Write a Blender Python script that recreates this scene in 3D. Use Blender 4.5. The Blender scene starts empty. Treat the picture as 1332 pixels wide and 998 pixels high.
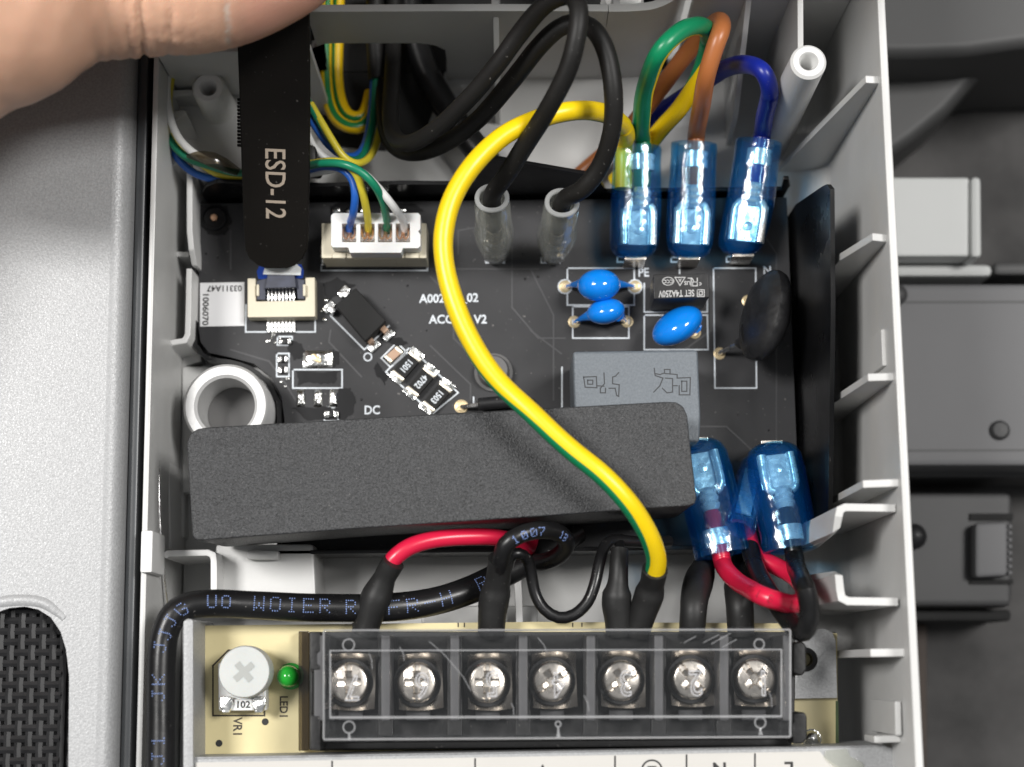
import bpy, bmesh, math, random
from mathutils import Vector, Matrix, Euler, noise
random.seed(7)
MM = 0.001
scene = bpy.context.scene
C = scene.collection
# ------------------------------------------------------------------ camera
FPX, IW, IH = 2200.0, 1332.0, 998.0          # focal length in photo pixels, photo size
CAMZ, TILT, YAW = 250.0, math.radians(9.6), -0.0112   # mm above the table datum
cam_d = bpy.data.cameras.new('camera')
cam = bpy.data.objects.new('camera', cam_d); C.objects.link(cam)
cam.location = (0, 0, CAMZ * MM)
cam.rotation_euler = Euler((TILT, 0, YAW), 'XYZ')
cam_d.sensor_fit = 'HORIZONTAL'; cam_d.sensor_width = 36.0
cam_d.lens = FPX / IW * 36.0
cam_d.clip_start = 0.005; cam_d.clip_end = 10.0
cam_d.dof.use_dof = True; cam_d.dof.focus_distance = 0.226; cam_d.dof.aperture_fstop = 17.0
scene.camera = cam
# ------------------------------------------------------------------ world and lamps (indoor, two ceiling fittings)
w = bpy.data.worlds.new('World'); scene.world = w; w.use_nodes = True
bg = w.node_tree.nodes['Background']
bg.inputs[1].default_value = 0.34
_t = w.node_tree; _tc = _t.nodes.new('ShaderNodeTexCoord'); _s = _t.nodes.new('ShaderNodeSeparateXYZ'); _m = _t.nodes.new('ShaderNodeMapRange'); _r = _t.nodes.new('ShaderNodeValToRGB')
_t.links.new(_tc.outputs['Generated'], _s.inputs[0]); _t.links.new(_s.outputs[2], _m.inputs['Value']); _m.inputs['From Min'].default_value = -0.2; _m.inputs['From Max'].default_value = 1.0
_t.links.new(_m.outputs[0], _r.inputs[0]); _t.links.new(_r.outputs[0], bg.inputs[0])      # pale ceiling, dimmer walls
_e = _r.color_ramp.elements.new(0.6); _e.color = (0.30, 0.305, 0.31, 1); _r.color_ramp.elements[0].color = (0.07, 0.07, 0.072, 1); _r.color_ramp.elements[2].color = (0.94, 0.97, 1.0, 1)
def lamp(name, loc, size, energy, col=(1, 0.98, 0.955)):
    d = bpy.data.lights.new(name, 'AREA'); d.shape = 'RECTANGLE'; d.size, d.size_y = size
    d.energy = energy; d.color = col
    o = bpy.data.objects.new(name, d); C.objects.link(o); o.location = loc
    o.rotation_euler = (Vector((0, 0.05, 0.02)) - Vector(loc)).to_track_quat('-Z', 'Y').to_euler()
    return o
lamp('ceiling_lamp', (-0.50, 0.20, 0.95), (0.22, 0.26), 10.6)
lamp('ceiling_lamp', (0.50, 0.20, 0.95), (0.22, 0.26), 8.8)
vs = scene.view_settings
vs.view_transform = 'Standard'; vs.look = 'None'; vs.gamma = 1.0; vs.use_curve_mapping = False
vs.exposure = 0.0
scene.cycles.use_denoising = True
scene.cycles.max_bounces = 10; scene.cycles.transparent_max_bounces = 24
scene.cycles.transmission_bounces = 8; scene.cycles.volume_bounces = 0
# ------------------------------------------------------------------ pixel -> place
CM = cam.rotation_euler.to_matrix()
def P(px, py, z):
    """the point at height z (mm) that the photograph shows at pixel px, py"""
    d = CM @ Vector(((px - IW / 2) / FPX, (IH / 2 - py) / FPX, -1.0))
    t = (z - CAMZ) / d.z
    return Vector((d.x * t, d.y * t, z))
def PX(pts, z):
    return [P(x, y, z).xy for x, y in pts]
def scale_at(px, py, z):
    return (P(px + 0.5, py, z) - P(px - 0.5, py, z)).length       # mm per photo pixel
# ------------------------------------------------------------------ materials
MATS = {}
def mat(name, col, rough=0.5, metal=0.0, var=0.08, vscale=150, bump=0.0, bscale=1500, spec=0.5, coat=0.0, rvar=0.0, sss=0.0, detail=3, dust=0.0):
    m = bpy.data.materials.new(name); m.use_nodes = True; MATS[name] = m
    nt = m.node_tree; b = nt.nodes['Principled BSDF']
    tc = nt.nodes.new('ShaderNodeTexCoord')
    b.inputs['Metallic'].default_value = metal
    b.inputs['Specular IOR Level'].default_value = spec
    b.inputs['Coat Weight'].default_value = coat; b.inputs['Coat Roughness'].default_value = 0.08
    n = nt.nodes.new('ShaderNodeTexNoise'); n.inputs['Scale'].default_value = vscale; n.inputs['Detail'].default_value = detail
    nt.links.new(tc.outputs['Object'], n.inputs['Vector'])
    r = nt.nodes.new('ShaderNodeValToRGB')
    r.color_ramp.elements[0].position = 0.3; r.color_ramp.elements[1].position = 0.7
    r.color_ramp.elements[0].color = tuple(c * (1 - var) for c in col) + (1,)
    r.color_ramp.elements[1].color = tuple(min(1, c * (1 + var)) for c in col) + (1,)
    nt.links.new(n.outputs['Fac'], r.inputs['Fac']); nt.links.new(r.outputs['Color'], b.inputs['Base Color'])
    if dust:                                     # sparse pale specks: lint, dust and scuffs
        nd = nt.nodes.new('ShaderNodeTexNoise'); nd.inputs['Scale'].default_value = 1900; nd.inputs['Detail'].default_value = 3; nt.links.new(tc.outputs['Object'], nd.inputs['Vector'])
        md_ = nt.nodes.new('ShaderNodeMapRange'); md_.inputs['From Min'].default_value = 0.70; md_.inputs['From Max'].default_value = 0.80; md_.inputs['To Max'].default_value = dust; nt.links.new(nd.outputs['Fac'], md_.inputs['Value'])
        mx_ = nt.nodes.new('ShaderNodeMix'); mx_.data_type = 'RGBA'; nt.links.new(md_.outputs[0], mx_.inputs[0]); nt.links.new(r.outputs['Color'], mx_.inputs[6]); mx_.inputs[7].default_value = (0.42, 0.40, 0.38, 1)
        nt.links.new(mx_.outputs[2], b.inputs['Base Color'])
    mr = nt.nodes.new('ShaderNodeMapRange'); mr.inputs['To Min'].default_value = max(0.02, rough - rvar); mr.inputs['To Max'].default_value = min(1, rough + rvar)
    mr.inputs['From Min'].default_value = 0.3; mr.inputs['From Max'].default_value = 0.7
    n2 = nt.nodes.new('ShaderNodeTexNoise'); n2.inputs['Scale'].default_value = vscale * 1.7; n2.inputs['Detail'].default_value = 4
    nt.links.new(tc.outputs['Object'], n2.inputs['Vector'])
    nt.links.new(n2.outputs['Fac'], mr.inputs['Value']); nt.links.new(mr.outputs['Result'], b.inputs['Roughness'])
    if bump:
        n3 = nt.nodes.new('ShaderNodeTexNoise'); n3.inputs['Scale'].default_value = bscale; n3.inputs['Detail'].default_value = 2
        nt.links.new(tc.outputs['Object'], n3.inputs['Vector'])
        bp = nt.nodes.new('ShaderNodeBump'); bp.inputs['Strength'].default_value = bump; bp.inputs['Distance'].default_value = 0.0004
        nt.links.new(n3.outputs['Fac'], bp.inputs['Height']); nt.links.new(bp.outputs['Normal'], b.inputs['Normal'])
    if sss:
        b.inputs['Subsurface Weight'].default_value = sss; b.inputs['Subsurface Radius'].default_value = (1, 0.6, 0.4); b.inputs['Subsurface Scale'].default_value = 0.001
    return m
def clear(name, tint, rough=0.05, body=0.0, bodycol=(1, 1, 1), absorb=None, density=0.0, bump=0.0, bscale=300, ior=1.49):
    """a clear plastic film: straight-through transmission, fresnel gloss, a little body colour"""
    m = bpy.data.materials.new(name); m.use_nodes = True; MATS[name] = m
    nt = m.node_tree; nt.nodes.clear()
    out = nt.nodes.new('ShaderNodeOutputMaterial')
    tr = nt.nodes.new('ShaderNodeBsdfTransparent'); tr.inputs[0].default_value = tint + (1,)
    gl = nt.nodes.new('ShaderNodeBsdfGlossy'); gl.inputs['Roughness'].default_value = rough; gl.inputs[0].default_value = (1, 1, 1, 1)
    df = nt.nodes.new('ShaderNodeBsdfDiffuse'); df.inputs[0].default_value = bodycol + (1,)
    tl = nt.nodes.new('ShaderNodeBsdfTranslucent'); tl.inputs[0].default_value = bodycol + (1,)
    ml = nt.nodes.new('ShaderNodeMixShader'); ml.inputs[0].default_value = 0.5
    nt.links.new(df.outputs[0], ml.inputs[1]); nt.links.new(tl.outputs[0], ml.inputs[2])
    mb = nt.nodes.new('ShaderNodeMixShader'); mb.inputs[0].default_value = body
    nt.links.new(tr.outputs[0], mb.inputs[1]); nt.links.new(ml.outputs[0], mb.inputs[2])
    fr = nt.nodes.new('ShaderNodeFresnel'); fr.inputs[0].default_value = ior
    mx = nt.nodes.new('ShaderNodeMixShader')
    ge = nt.nodes.new('ShaderNodeNewGeometry'); io = nt.nodes.new('ShaderNodeMix'); io.inputs[2].default_value = ior; io.inputs[3].default_value = 1 / ior   # the same film reflection from either side
    nt.links.new(ge.outputs['Backfacing'], io.inputs[0]); nt.links.new(io.outputs[0], fr.inputs[0])
    nt.links.new(fr.outputs[0], mx.inputs[0]); nt.links.new(mb.outputs[0], mx.inputs[1]); nt.links.new(gl.outputs[0], mx.inputs[2])
    nt.links.new(mx.outputs[0], out.inputs['Surface'])
    if bump:
        tc = nt.nodes.new('ShaderNodeTexCoord'); n3 = nt.nodes.new('ShaderNodeTexNoise'); n3.inputs['Scale'].default_value = bscale
        nt.links.new(tc.outputs['Object'], n3.inputs['Vector'])
        bp = nt.nodes.new('ShaderNodeBump'); bp.inputs['Strength'].default_value = bump; bp.inputs['Distance'].default_value = 0.0006
        nt.links.new(n3.outputs['Fac'], bp.inputs['Height']); nt.links.new(bp.outputs['Normal'], gl.inputs['Normal'])
    if absorb:
        va = nt.nodes.new('ShaderNodeVolumeAbsorption'); va.inputs[0].default_value = absorb + (1,); va.inputs[1].default_value = density
        nt.links.new(va.outputs[0], out.inputs['Volume'])
    return m
def stripe(name, base, band, frac, rough=0.35):
    """wire insulation: a second colour over part of the circumference (UV u), edges slightly uneven"""
    m = mat(name, base, rough, var=0.03, bump=0.05, bscale=900)
    nt = m.node_tree; b = nt.nodes['Principled BSDF']
    uv = nt.nodes.new('ShaderNodeUVMap'); sx = nt.nodes.new('ShaderNodeSeparateXYZ'); nt.links.new(uv.outputs[0], sx.inputs[0])
    # distance of u from 0.5
    s = nt.nodes.new('ShaderNodeMath'); s.operation = 'SUBTRACT'; s.inputs[1].default_value = 0.5; nt.links.new(sx.outputs[0], s.inputs[0])
    a = nt.nodes.new('ShaderNodeMath'); a.operation = 'ABSOLUTE'; nt.links.new(s.outputs[0], a.inputs[0])
    g = nt.nodes.new('ShaderNodeMapRange'); g.inputs['From Min'].default_value = frac / 2 + 0.006; g.inputs['From Max'].default_value = frac / 2 - 0.006
    nt.links.new(a.outputs[0], g.inputs['Value'])
    old = b.inputs['Base Color'].links[0].from_socket
    mx = nt.nodes.new('ShaderNodeMix'); mx.data_type = 'RGBA'
    nt.links.new(g.outputs[0], mx.inputs[0]); nt.links.new(old, mx.inputs[6]); mx.inputs[7].default_value = band + (1,)
    nt.links.new(mx.outputs[2], b.inputs['Base Color'])
    return m
M = MATS
mat('case_grey', (0.56, 0.56, 0.55), 0.42, var=0.07, vscale=45, bump=0.05, bscale=2500, rvar=0.12, dust=0.12, detail=6)
mat('case_white', (0.72, 0.72, 0.71), 0.45, var=0.04, vscale=80, bump=0.04, bscale=2000)
mat('galvanised', (0.345, 0.35, 0.355), 0.48, metal=0.15, var=0.13, vscale=3200, bump=0.12, bscale=3600, rvar=0.12)
mat('dark_trim', (0.05, 0.054, 0.058), 0.35, var=0.15)
mat('charcoal_plastic', (0.11, 0.108, 0.107), 0.6, var=0.12, vscale=90)
mat('mesh_black', (0.014, 0.014, 0.015), 0.45, var=0.3, vscale=400)
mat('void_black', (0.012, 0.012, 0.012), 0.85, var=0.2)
mat('board_black', (0.032, 0.032, 0.034), 0.5, var=0.16, vscale=70, rvar=0.12, spec=0.28, bump=0.03, bscale=900, dust=0.5)
mat('board_trace', (0.042, 0.042, 0.045), 0.45, var=0.1)
mat('coating_gloss', (0.008, 0.008, 0.009), 0.35, spec=0.2, var=0.2, vscale=300, bump=0.04, bscale=500)
mat('sheet_black', (0.004, 0.004, 0.0045), 0.3, spec=0.3, var=0.25, vscale=50, bump=0.02, bscale=200, rvar=0.08, dust=0.35)
mat('silkscreen', (0.62, 0.66, 0.70), 0.6, var=0.12, vscale=1500)
mat('cream_plastic', (0.64, 0.585, 0.45), 0.45, var=0.04, vscale=200, bump=0.04)
mat('white_plastic', (0.70, 0.70, 0.69), 0.38, var=0.03, sss=0.2)
mat('navy_plastic', (0.035, 0.04, 0.065), 0.5, var=0.25, vscale=700)
mat('solder', (0.80, 0.80, 0.78), 0.22, metal=1.0, var=0.15, vscale=600, bump=0.6, bscale=900, rvar=0.12)
mat('tin', (0.95, 0.94, 0.92), 0.28, metal=1.0, var=0.12, vscale=500, bump=0.12, bscale=800, rvar=0.12)
mat('terminal_tin', (0.95, 0.97, 0.97), 0.24, metal=0.55, var=0.12, vscale=500, bump=0.2, bscale=700, rvar=0.12)
mat('nickel', (0.62, 0.575, 0.52), 0.27, metal=1.0, var=0.10, vscale=300, bump=0.08, bscale=600, rvar=0.10)
mat('copper', (0.80, 0.50, 0.32), 0.35, metal=0.9, var=0.1)
mat('cap_tin', (0.78, 0.72, 0.60), 0.4, metal=0.7, var=0.12, vscale=600, bump=0.15, bscale=900)
mat('gold_ring', (0.82, 0.66, 0.40), 0.38, metal=0.55, var=0.1)
mat('brown_ceramic', (0.42, 0.27, 0.18), 0.5, var=0.1)
mat('chip_black', (0.016, 0.016, 0.017), 0.42, spec=0.3, var=0.2, vscale=500, bump=0.08, dust=0.3)
mat('chip_print', (0.42, 0.42, 0.42), 0.6, var=0.2, vscale=1800)
mat('capacitor_blue', (0.004, 0.205, 0.74), 0.12, var=0.03, coat=0.5, bump=0.03, bscale=250)
mat('varistor_black', (0.014, 0.014, 0.015), 0.42, var=0.35, vscale=300, bump=0.5, bscale=420, rvar=0.15, dust=0.5)
mat('relay_grey', (0.125, 0.143, 0.162), 0.5, var=0.10, vscale=3000, bump=0.25, bscale=4500)
mat('groove_shade', (0.03, 0.032, 0.036), 0.6)  # dark strips: the shade in the engraved lines, put into colour
mat('box_black', (0.032, 0.033, 0.035), 0.45, var=0.6, vscale=4000, bump=0.45, bscale=4200, spec=0.4, rvar=0.1, dust=0.25)
mat('esd_black', (0.010, 0.009, 0.008), 0.5, var=0.1, vscale=100, bump=0.03, bscale=1500, spec=0.1, dust=0.25)
mat('esd_print', (0.42, 0.35, 0.28), 0.55, var=0.06)
mat('wire_black', (0.008, 0.008, 0.0085), 0.32, spec=0.4, var=0.2, vscale=120, bump=0.06, bscale=500, rvar=0.08, dust=0.45)
mat('wire_black_matt', (0.011, 0.0105, 0.010), 0.5, spec=0.28, var=0.18, vscale=120, bump=0.08, bscale=700, dust=0.5)
mat('heat_shrink', (0.015, 0.015, 0.015), 0.5, spec=0.35, var=0.15, vscale=200, bump=0.18, bscale=500, dust=0.4)
mat('wire_red', (0.60, 0.012, 0.050), 0.30, var=0.04)
mat('wire_brown', (0.43, 0.145, 0.045), 0.36, var=0.05, dust=0.2)
mat('wire_blue', (0.006, 0.018, 0.26), 0.34, var=0.05, dust=0.25)
mat('thin_blue', (0.015, 0.10, 0.42), 0.35, var=0.05)
mat('thin_yellow', (0.62, 0.52, 0.04), 0.35, var=0.05)
mat('thin_green', (0.008, 0.19, 0.10), 0.35, var=0.05)
mat('thin_white', (0.74, 0.74, 0.73), 0.35, var=0.03)
mat('thin_grey', (0.36, 0.34, 0.33), 0.4, var=0.05)
stripe('earth_yellow', (0.86, 0.60, 0.006), (0.004, 0.20, 0.075), 0.34)
stripe('earth_narrow', (0.80, 0.52, 0.006), (0.01, 0.20, 0.05), 0.15)
stripe('earth_green', (0.004, 0.24, 0.10), (0.86, 0.60, 0.006), 0.50)
mat('cable_print', (0.20, 0.29, 0.58), 0.6, var=0.2, vscale=2500)
mat('red_print', (0.16, 0.01, 0.02), 0.6)
mat('fr_board', (0.62, 0.54, 0.30), 0.45, var=0.06, vscale=120, bump=0.03)
mat('fr_edge', (0.05, 0.08, 0.03), 0.6, var=0.3)
mat('dark_print', (0.045, 0.035, 0.025), 0.6, var=0.2)
mat('ink', (0.02, 0.02, 0.02), 0.7)
mat('trimmer_white', (0.50, 0.515, 0.50), 0.5, var=0.04, vscale=200, bump=0.05, sss=0.3)
mat('trimmer_slot_shade', (0.34, 0.35, 0.335), 0.6, var=0.05)  # darker copy of the knob white, the slot's shade painted in
mat('led_green', (0.02, 0.36, 0.035), 0.12, var=0.05, coat=0.3, sss=0.4)
mat('terminal_black', (0.012, 0.012, 0.0125), 0.45, spec=0.3, var=0.2, vscale=200, bump=0.1, dust=0.5)
mat('barrier_grey', (0.06, 0.06, 0.064), 0.5, var=0.15, vscale=300)
mat('label_paper', (0.53, 0.515, 0.485), 0.6, var=0.02, vscale=100)
mat('sticker_white', (0.74, 0.74, 0.75), 0.5, var=0.02)
mat('flex_blue', (0.02, 0.07, 0.40), 0.35, var=0.1)
mat('bushing', (0.60, 0.60, 0.595), 0.42, metal=0.25, var=0.05, vscale=150, bump=0.10, bscale=1200)
mat('back_grey', (0.12, 0.12, 0.124), 0.6, var=0.06, vscale=40)
mat('back_white', (0.54, 0.55, 0.54), 0.5, var=0.04, vscale=40)
mat('back_black', (0.035, 0.035, 0.036), 0.55, var=0.15, vscale=60)
mat('back_cover', (0.05, 0.05, 0.05), 0.55, var=0.15, vscale=20)
mat('desk', (0.046, 0.044, 0.043), 0.7, var=0.6, vscale=75, detail=5, dust=0.3)
mat('desk_brown', (0.05, 0.036, 0.028), 0.7, var=0.2)
clear('sleeve_blue', (0.95, 0.985, 1.0), 0.11, body=0.11, bodycol=(0.002, 0.22, 0.64), absorb=(0.015, 0.68, 0.95), density=760, bump=0.5, bscale=260)
clear('sleeve_clear', (0.94, 0.94, 0.92), 0.10, body=0.24, bodycol=(0.82, 0.84, 0.78), bump=0.35, bscale=300)
clear('cover_clear', (0.985, 0.985, 0.985), 0.02, body=0.0, bodycol=(0.7, 0.72, 0.75), bump=0.05, bscale=120)
clear('cover_edge', (0.93, 0.93, 0.93), 0.10, body=0.34, bodycol=(0.85, 0.86, 0.88))
clear('cover_digit', (0.8, 0.8, 0.8), 0.08, body=0.95, bodycol=(0.9, 0.9, 0.92))
clear('film_smoke', (0.52, 0.48, 0.40), 0.12, body=0.1, bodycol=(0.25, 0.23, 0.2))
# ------------------------------------------------------------------ mesh helpers (millimetres in, metres out)
ORG = {}
class MB:
    def __init__(s):
        s.v, s.f, s.uv = [], [], {}
    def add(s, vs, fs, uvs=None):
        k = len(s.v); s.v += [Vector(p) for p in vs]
        for i, f in enumerate(fs):
            if uvs: s.uv[len(s.f)] = uvs[i]
            s.f.append([a + k for a in f])
        return s
    def box(s, a, b):
        x0, y0, z0 = [min(a[i], b[i]) for i in range(3)]; x1, y1, z1 = [max(a[i], b[i]) for i in range(3)]
        return s.add([(x0, y0, z0), (x1, y0, z0), (x1, y1, z0), (x0, y1, z0), (x0, y0, z1), (x1, y0, z1), (x1, y1, z1), (x0, y1, z1)],
                     [(3, 2, 1, 0), (4, 5, 6, 7), (0, 1, 5, 4), (1, 2, 6, 5), (2, 3, 7, 6), (3, 0, 4, 7)])
    def prism(s, poly, z0, z1, top=None):
        n = len(poly); top = top or poly
        vs = [(p[0], p[1], z0) for p in poly] + [(p[0], p[1], z1) for p in top]
        fs = [list(range(n))[::-1], list(range(n, 2 * n))] + [(i, (i + 1) % n, n + (i + 1) % n, n + i) for i in range(n)]
        return s.add(vs, fs)
    def px(s, pts, z0, z1):
        """upright prism whose top face fills the pixel polygon at height z1"""
        return s.prism(PX(pts, z1), z0, z1)
    def slab(s, pts, t, n):
        """flat polygon (any plane) thickened by t along n"""
        n = Vector(n).normalized() * t; k = len(pts); pts = [Vector(p) for p in pts]
        return s.add(pts + [p + n for p in pts], [list(range(k))[::-1], list(range(k, 2 * k))] + [(i, (i + 1) % k, k + (i + 1) % k, k + i) for i in range(k)])
    def ribbon(s, pts, h, t, closed=False):
        """wall standing on a plan polyline: pts = (x, y, z_top), height h down, thickness t"""
        n = len(pts); L, R = [], []
        for i in range(n):
            a = Vector(pts[max(i - 1, 0)][:2]); b = Vector(pts[i][:2]); c = Vector(pts[min(i + 1, n - 1)][:2])
            d1 = (b - a).normalized() if i else (c - b).normalized(); d2 = (c - b).normalized() if i < n - 1 else d1
            nn = Vector((-(d1 + d2).y, (d1 + d2).x)).normalized()
            k = t / 2 / max(0.4, nn.dot(Vector((-d1.y, d1.x))))
            L.append(b + nn * k); R.append(b - nn * k)
        hh = h if isinstance(h, (list, tuple)) else [h] * n
        vs = []
        for i in range(n):
            z = pts[i][2]
            vs += [(L[i].x, L[i].y, z), (R[i].x, R[i].y, z), (R[i].x, R[i].y, z - hh[i]), (L[i].x, L[i].y, z - hh[i])]
        fs = [(0, 1, 2, 3), (4 * n - 1, 4 * n - 2, 4 * n - 3, 4 * n - 4)]
        for i in range(n - 1):
            for j in range(4):
                fs.append((4 * i + j, 4 * i + 4 + j, 4 * i + 4 + (j + 1) % 4, 4 * i + (j + 1) % 4))
        return s.add(vs, fs)
    def lathe(s, prof, c=(0, 0, 0), n=32, axis=None, xdir=None, sx=1.0, sy=1.0):
        """profile (r, h) turned round an axis through c; open profile ends are capped when r = 0"""
        ax = Vector(axis or (0, 0, 1)).normalized()
        xd = Vector(xdir) if xdir else ax.orthogonal()
        xd = (xd - ax * xd.dot(ax)).normalized(); yd = ax.cross(xd); c = Vector(c)
        vs, fs = [], []
        for r, h in prof:
            for k in range(n):
                a = 2 * math.pi * k / n
                vs.append(c + ax * h + xd * (r * sx * math.cos(a)) + yd * (r * sy * math.sin(a)))
        m = len(prof)
        for i in range(m - 1):
            for k in range(n):
                fs.append((i * n + k, i * n + (k + 1) % n, (i + 1) * n + (k + 1) % n, (i + 1) * n + k))
        if prof[0] != prof[-1]:
            fs.append(list(range(n))[::-1]); fs.append([(m - 1) * n + k for k in range(n)])
        return s.add(vs, fs)
    def tube(s, pts, r, n=14, twist=None, caps=True, flat=1.0, uvlen=True):
        """round tube along points (already dense); r number or list; twist in turns"""
        N = len(pts); rr = r if isinstance(r, (list, tuple)) else [r] * N
        tw = twist if isinstance(twist, (list, tuple)) else [twist or 0.0] * N
        vs, fs, uvs = [], [], []; dist = 0
        prev = None
        for i in range(N):
            a = pts[max(i - 1, 0)]; b = pts[min(i + 1, N - 1)]
            t = (b - a).normalized()
            up = Vector((0, 0, 1)); sd = t.cross(up)
            if sd.length < 0.25 and prev is not None:
                sd = prev - t * prev.dot(t)
            elif sd.length < 0.02:
                sd = t.orthogonal()
            sd.normalize()
            if prev is not None and sd.dot(prev) < -0.7: sd = -sd
            prev = sd; u = sd.cross(t)
            if i: dist += (pts[i] - pts[i - 1]).length
            for k in range(n):
                an = 2 * math.pi * k / n
                vs.append(pts[i] + sd * (math.sin(an) * rr[i]) + u * (math.cos(an) * rr[i] * flat))
            if i:
                for k in range(n):
                    k2 = (k + 1) % n
                    fs.append(((i - 1) * n + k, (i - 1) * n + k2, i * n + k2, i * n + k))
                    uvs.append([((k / n - tw[i - 1]), dist - 1), (((k + 1) / n - tw[i - 1]), dist - 1), (((k + 1) / n - tw[i]), dist), ((k / n - tw[i]), dist)])
        if caps:
            fs.append(list(range(n))); uvs.append([(0.1, 0)] * n)
            fs.append([(N - 1) * n + k for k in range(n)][::-1]); uvs.append([(0.1, 0)] * n)
        return s.add(vs, fs, uvs)
    def move(s, mtx):
        s.v = [mtx @ p for p in s.v]; return s
    def mesh(s, name, org=(0, 0, 0), bevel=0.0, segs=2, smooth=40, wrap=False):
        org = Vector(org); bm = bmesh.new()
        vv = [bm.verts.new((p - org) * MM) for p in s.v]
        uvl = bm.loops.layers.uv.new('UVMap') if s.uv else None
        for i, f in enumerate(s.f):
            try: fc = bm.faces.new([vv[a] for a in f])
            except ValueError: continue
            if uvl and i in s.uv:
                us = [q[0] for q in s.uv[i]]; sh = math.floor(min(us) + 1e-6)
                for lp, q in zip(fc.loops, s.uv[i]): lp[uvl].uv = (q[0] - sh, q[1])
        if not s.uv: bmesh.ops.remove_doubles(bm, verts=bm.verts, dist=2e-7)
        bmesh.ops.recalc_face_normals(bm, faces=bm.faces)
        if bevel:
            ed = [e for e in bm.edges if len(e.link_faces) == 2 and e.calc_face_angle(0) > math.radians(28)]
            bmesh.ops.bevel(bm, geom=ed, offset=bevel * MM, segments=segs, affect='EDGES', clamp_overlap=True, profile=0.5)
        me = bpy.data.meshes.new(name); bm.to_mesh(me); bm.free()
        me.polygons.foreach_set('use_smooth', [True] * len(me.polygons))
        me.set_sharp_from_angle(angle=math.radians(smooth))
        return me
def root(o):
    while o.parent: o = o.parent
    return o
def part(name, mb, m, parent=None, bevel=0.0, segs=2, smooth=40, kind=None, label=None):
    org = ORG.get(root(parent).name, Vector((0, 0, 0))) if parent else Vector((0, 0, 0))
    me = mb.mesh(name, org, bevel, segs, smooth) if isinstance(mb, MB) else mb
    me.materials.clear(); me.materials.append(M[m] if isinstance(m, str) else m)
    o = bpy.data.objects.new(name, me); C.objects.link(o)
    if bevel:
        wn = o.modifiers.new('face_weight', 'WEIGHTED_NORMAL'); wn.keep_sharp = True; wn.weight = 100
    if parent: o.parent = parent
    if kind: o['kind'] = kind
    if label: o['label'] = label
    return o
def inst(src, parent, off):
    """another object on the same mesh, shifted by off mm"""
    o = bpy.data.objects.new(src.name.split('.')[0], src.data); C.objects.link(o); o.parent = parent
    o.location = Vector(off) * MM
    return o
def tag(o, label, cat, group=None):
    o['label'] = label; o['category'] = cat
    if group: o['group'] = group
    return o
def thing(name, base, label, cat, group=None):
    o = bpy.data.objects.new(name, None); C.objects.link(o)
    o.empty_display_size = 0.003; o.location = Vector(base) * MM; ORG[o.name] = Vector(base)
    return tag(o, label, cat, group)
def single(name, mb, m, label, cat, group=None, **kw):
    return tag(part(name, mb, m, None, **kw), label, cat, group)
def spline(pts, step=0.7):
    """Catmull-Rom through points, dense"""
    pts = [Vector(p) for p in pts]; out = []
    q = [pts[0] * 2 - pts[1]] + pts + [pts[-1] * 2 - pts[-2]]
    for i in range(1, len(q) - 2):
        a, b, c, d = q[i - 1], q[i], q[i + 1], q[i + 2]
        n = max(2, int((c - b).length / step))
        for k in range(n):
            t = k / n
            out.append(0.5 * ((2 * b) + (c - a) * t + (2 * a - 5 * b + 4 * c - d) * t * t + (3 * b - a - 3 * c + d) * t ** 3))
    out.append(pts[-1]); return out
def wire_path(pz, step=0.7):
    return spline([p if isinstance(p, Vector) else P(*p) for p in pz], step)
def lerp_list(vals, n):
    """spread control values evenly over n samples"""
    if not isinstance(vals, (list, tuple)): return [vals] * n
    out = []
    for i in range(n):
        x = i / max(1, n - 1) * (len(vals) - 1); k = min(int(x), len(vals) - 2)
        out.append(vals[k] + (vals[k + 1] - vals[k]) * (x - k))
    return out
def text_mb(txt, size, mtx, depth=0.03, align='CENTER', bold=0.0):
    """lettering as a thin raised mesh, size = cap height in mm, laid by mtx (mm)"""
    cu = bpy.data.curves.new('lettering', 'FONT'); cu.body = txt; cu.size = size / 0.69
    cu.offset = bold + 0.022 * size / 0.69; cu.align_x = align; cu.align_y = 'CENTER'; cu.extrude = depth / 2; cu.resolution_u = 3
    ob = bpy.data.objects.new('lettering', cu); C.objects.link(ob)
    dg = bpy.context.evaluated_depsgraph_get(); dg.update()
    me = bpy.data.meshes.new_from_object(ob.evaluated_get(dg))
    mb = MB(); mb.add([mtx @ v.co for v in me.vertices], [list(p.vertices) for p in me.polygons])
    bpy.data.objects.remove(ob); bpy.data.curves.remove(cu); bpy.data.meshes.remove(me)
    return mb
def flat_at(px, py, z, deg=0.0, sx=1.0):
    return Matrix.Translation(P(px, py, z)) @ Matrix.Rotation(math.radians(deg), 4, 'Z') @ Matrix.Diagonal((sx, 1, 1, 1))
def frame_lines(mb, pts, z, wpx=2.2, closed=True, t=0.03):
    """painted line through pixel points on the plane z"""
    q = [P(x, y, z) for x, y in pts]; wd = wpx * scale_at(pts[0][0], pts[0][1], z)
    n = len(q)
    for i in range(n if closed else n - 1):
        a, b = q[i], q[(i + 1) % n]; d = (b - a).normalized(); s = Vector((-d.y, d.x, 0)) * wd / 2
        a2, b2 = a - d * wd / 2, b + d * wd / 2; zz = Vector((0, 0, t + 0.004 * (i % 3)))
        mb.add([a2 - s, b2 - s, b2 + s, a2 + s, a2 - s + zz, b2 - s + zz, b2 + s + zz, a2 + s + zz],
               [(3, 2, 1, 0), (4, 5, 6, 7), (0, 1, 5, 4), (1, 2, 6, 5), (2, 3, 7, 6), (3, 0, 4, 7)])
    return mb
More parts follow.
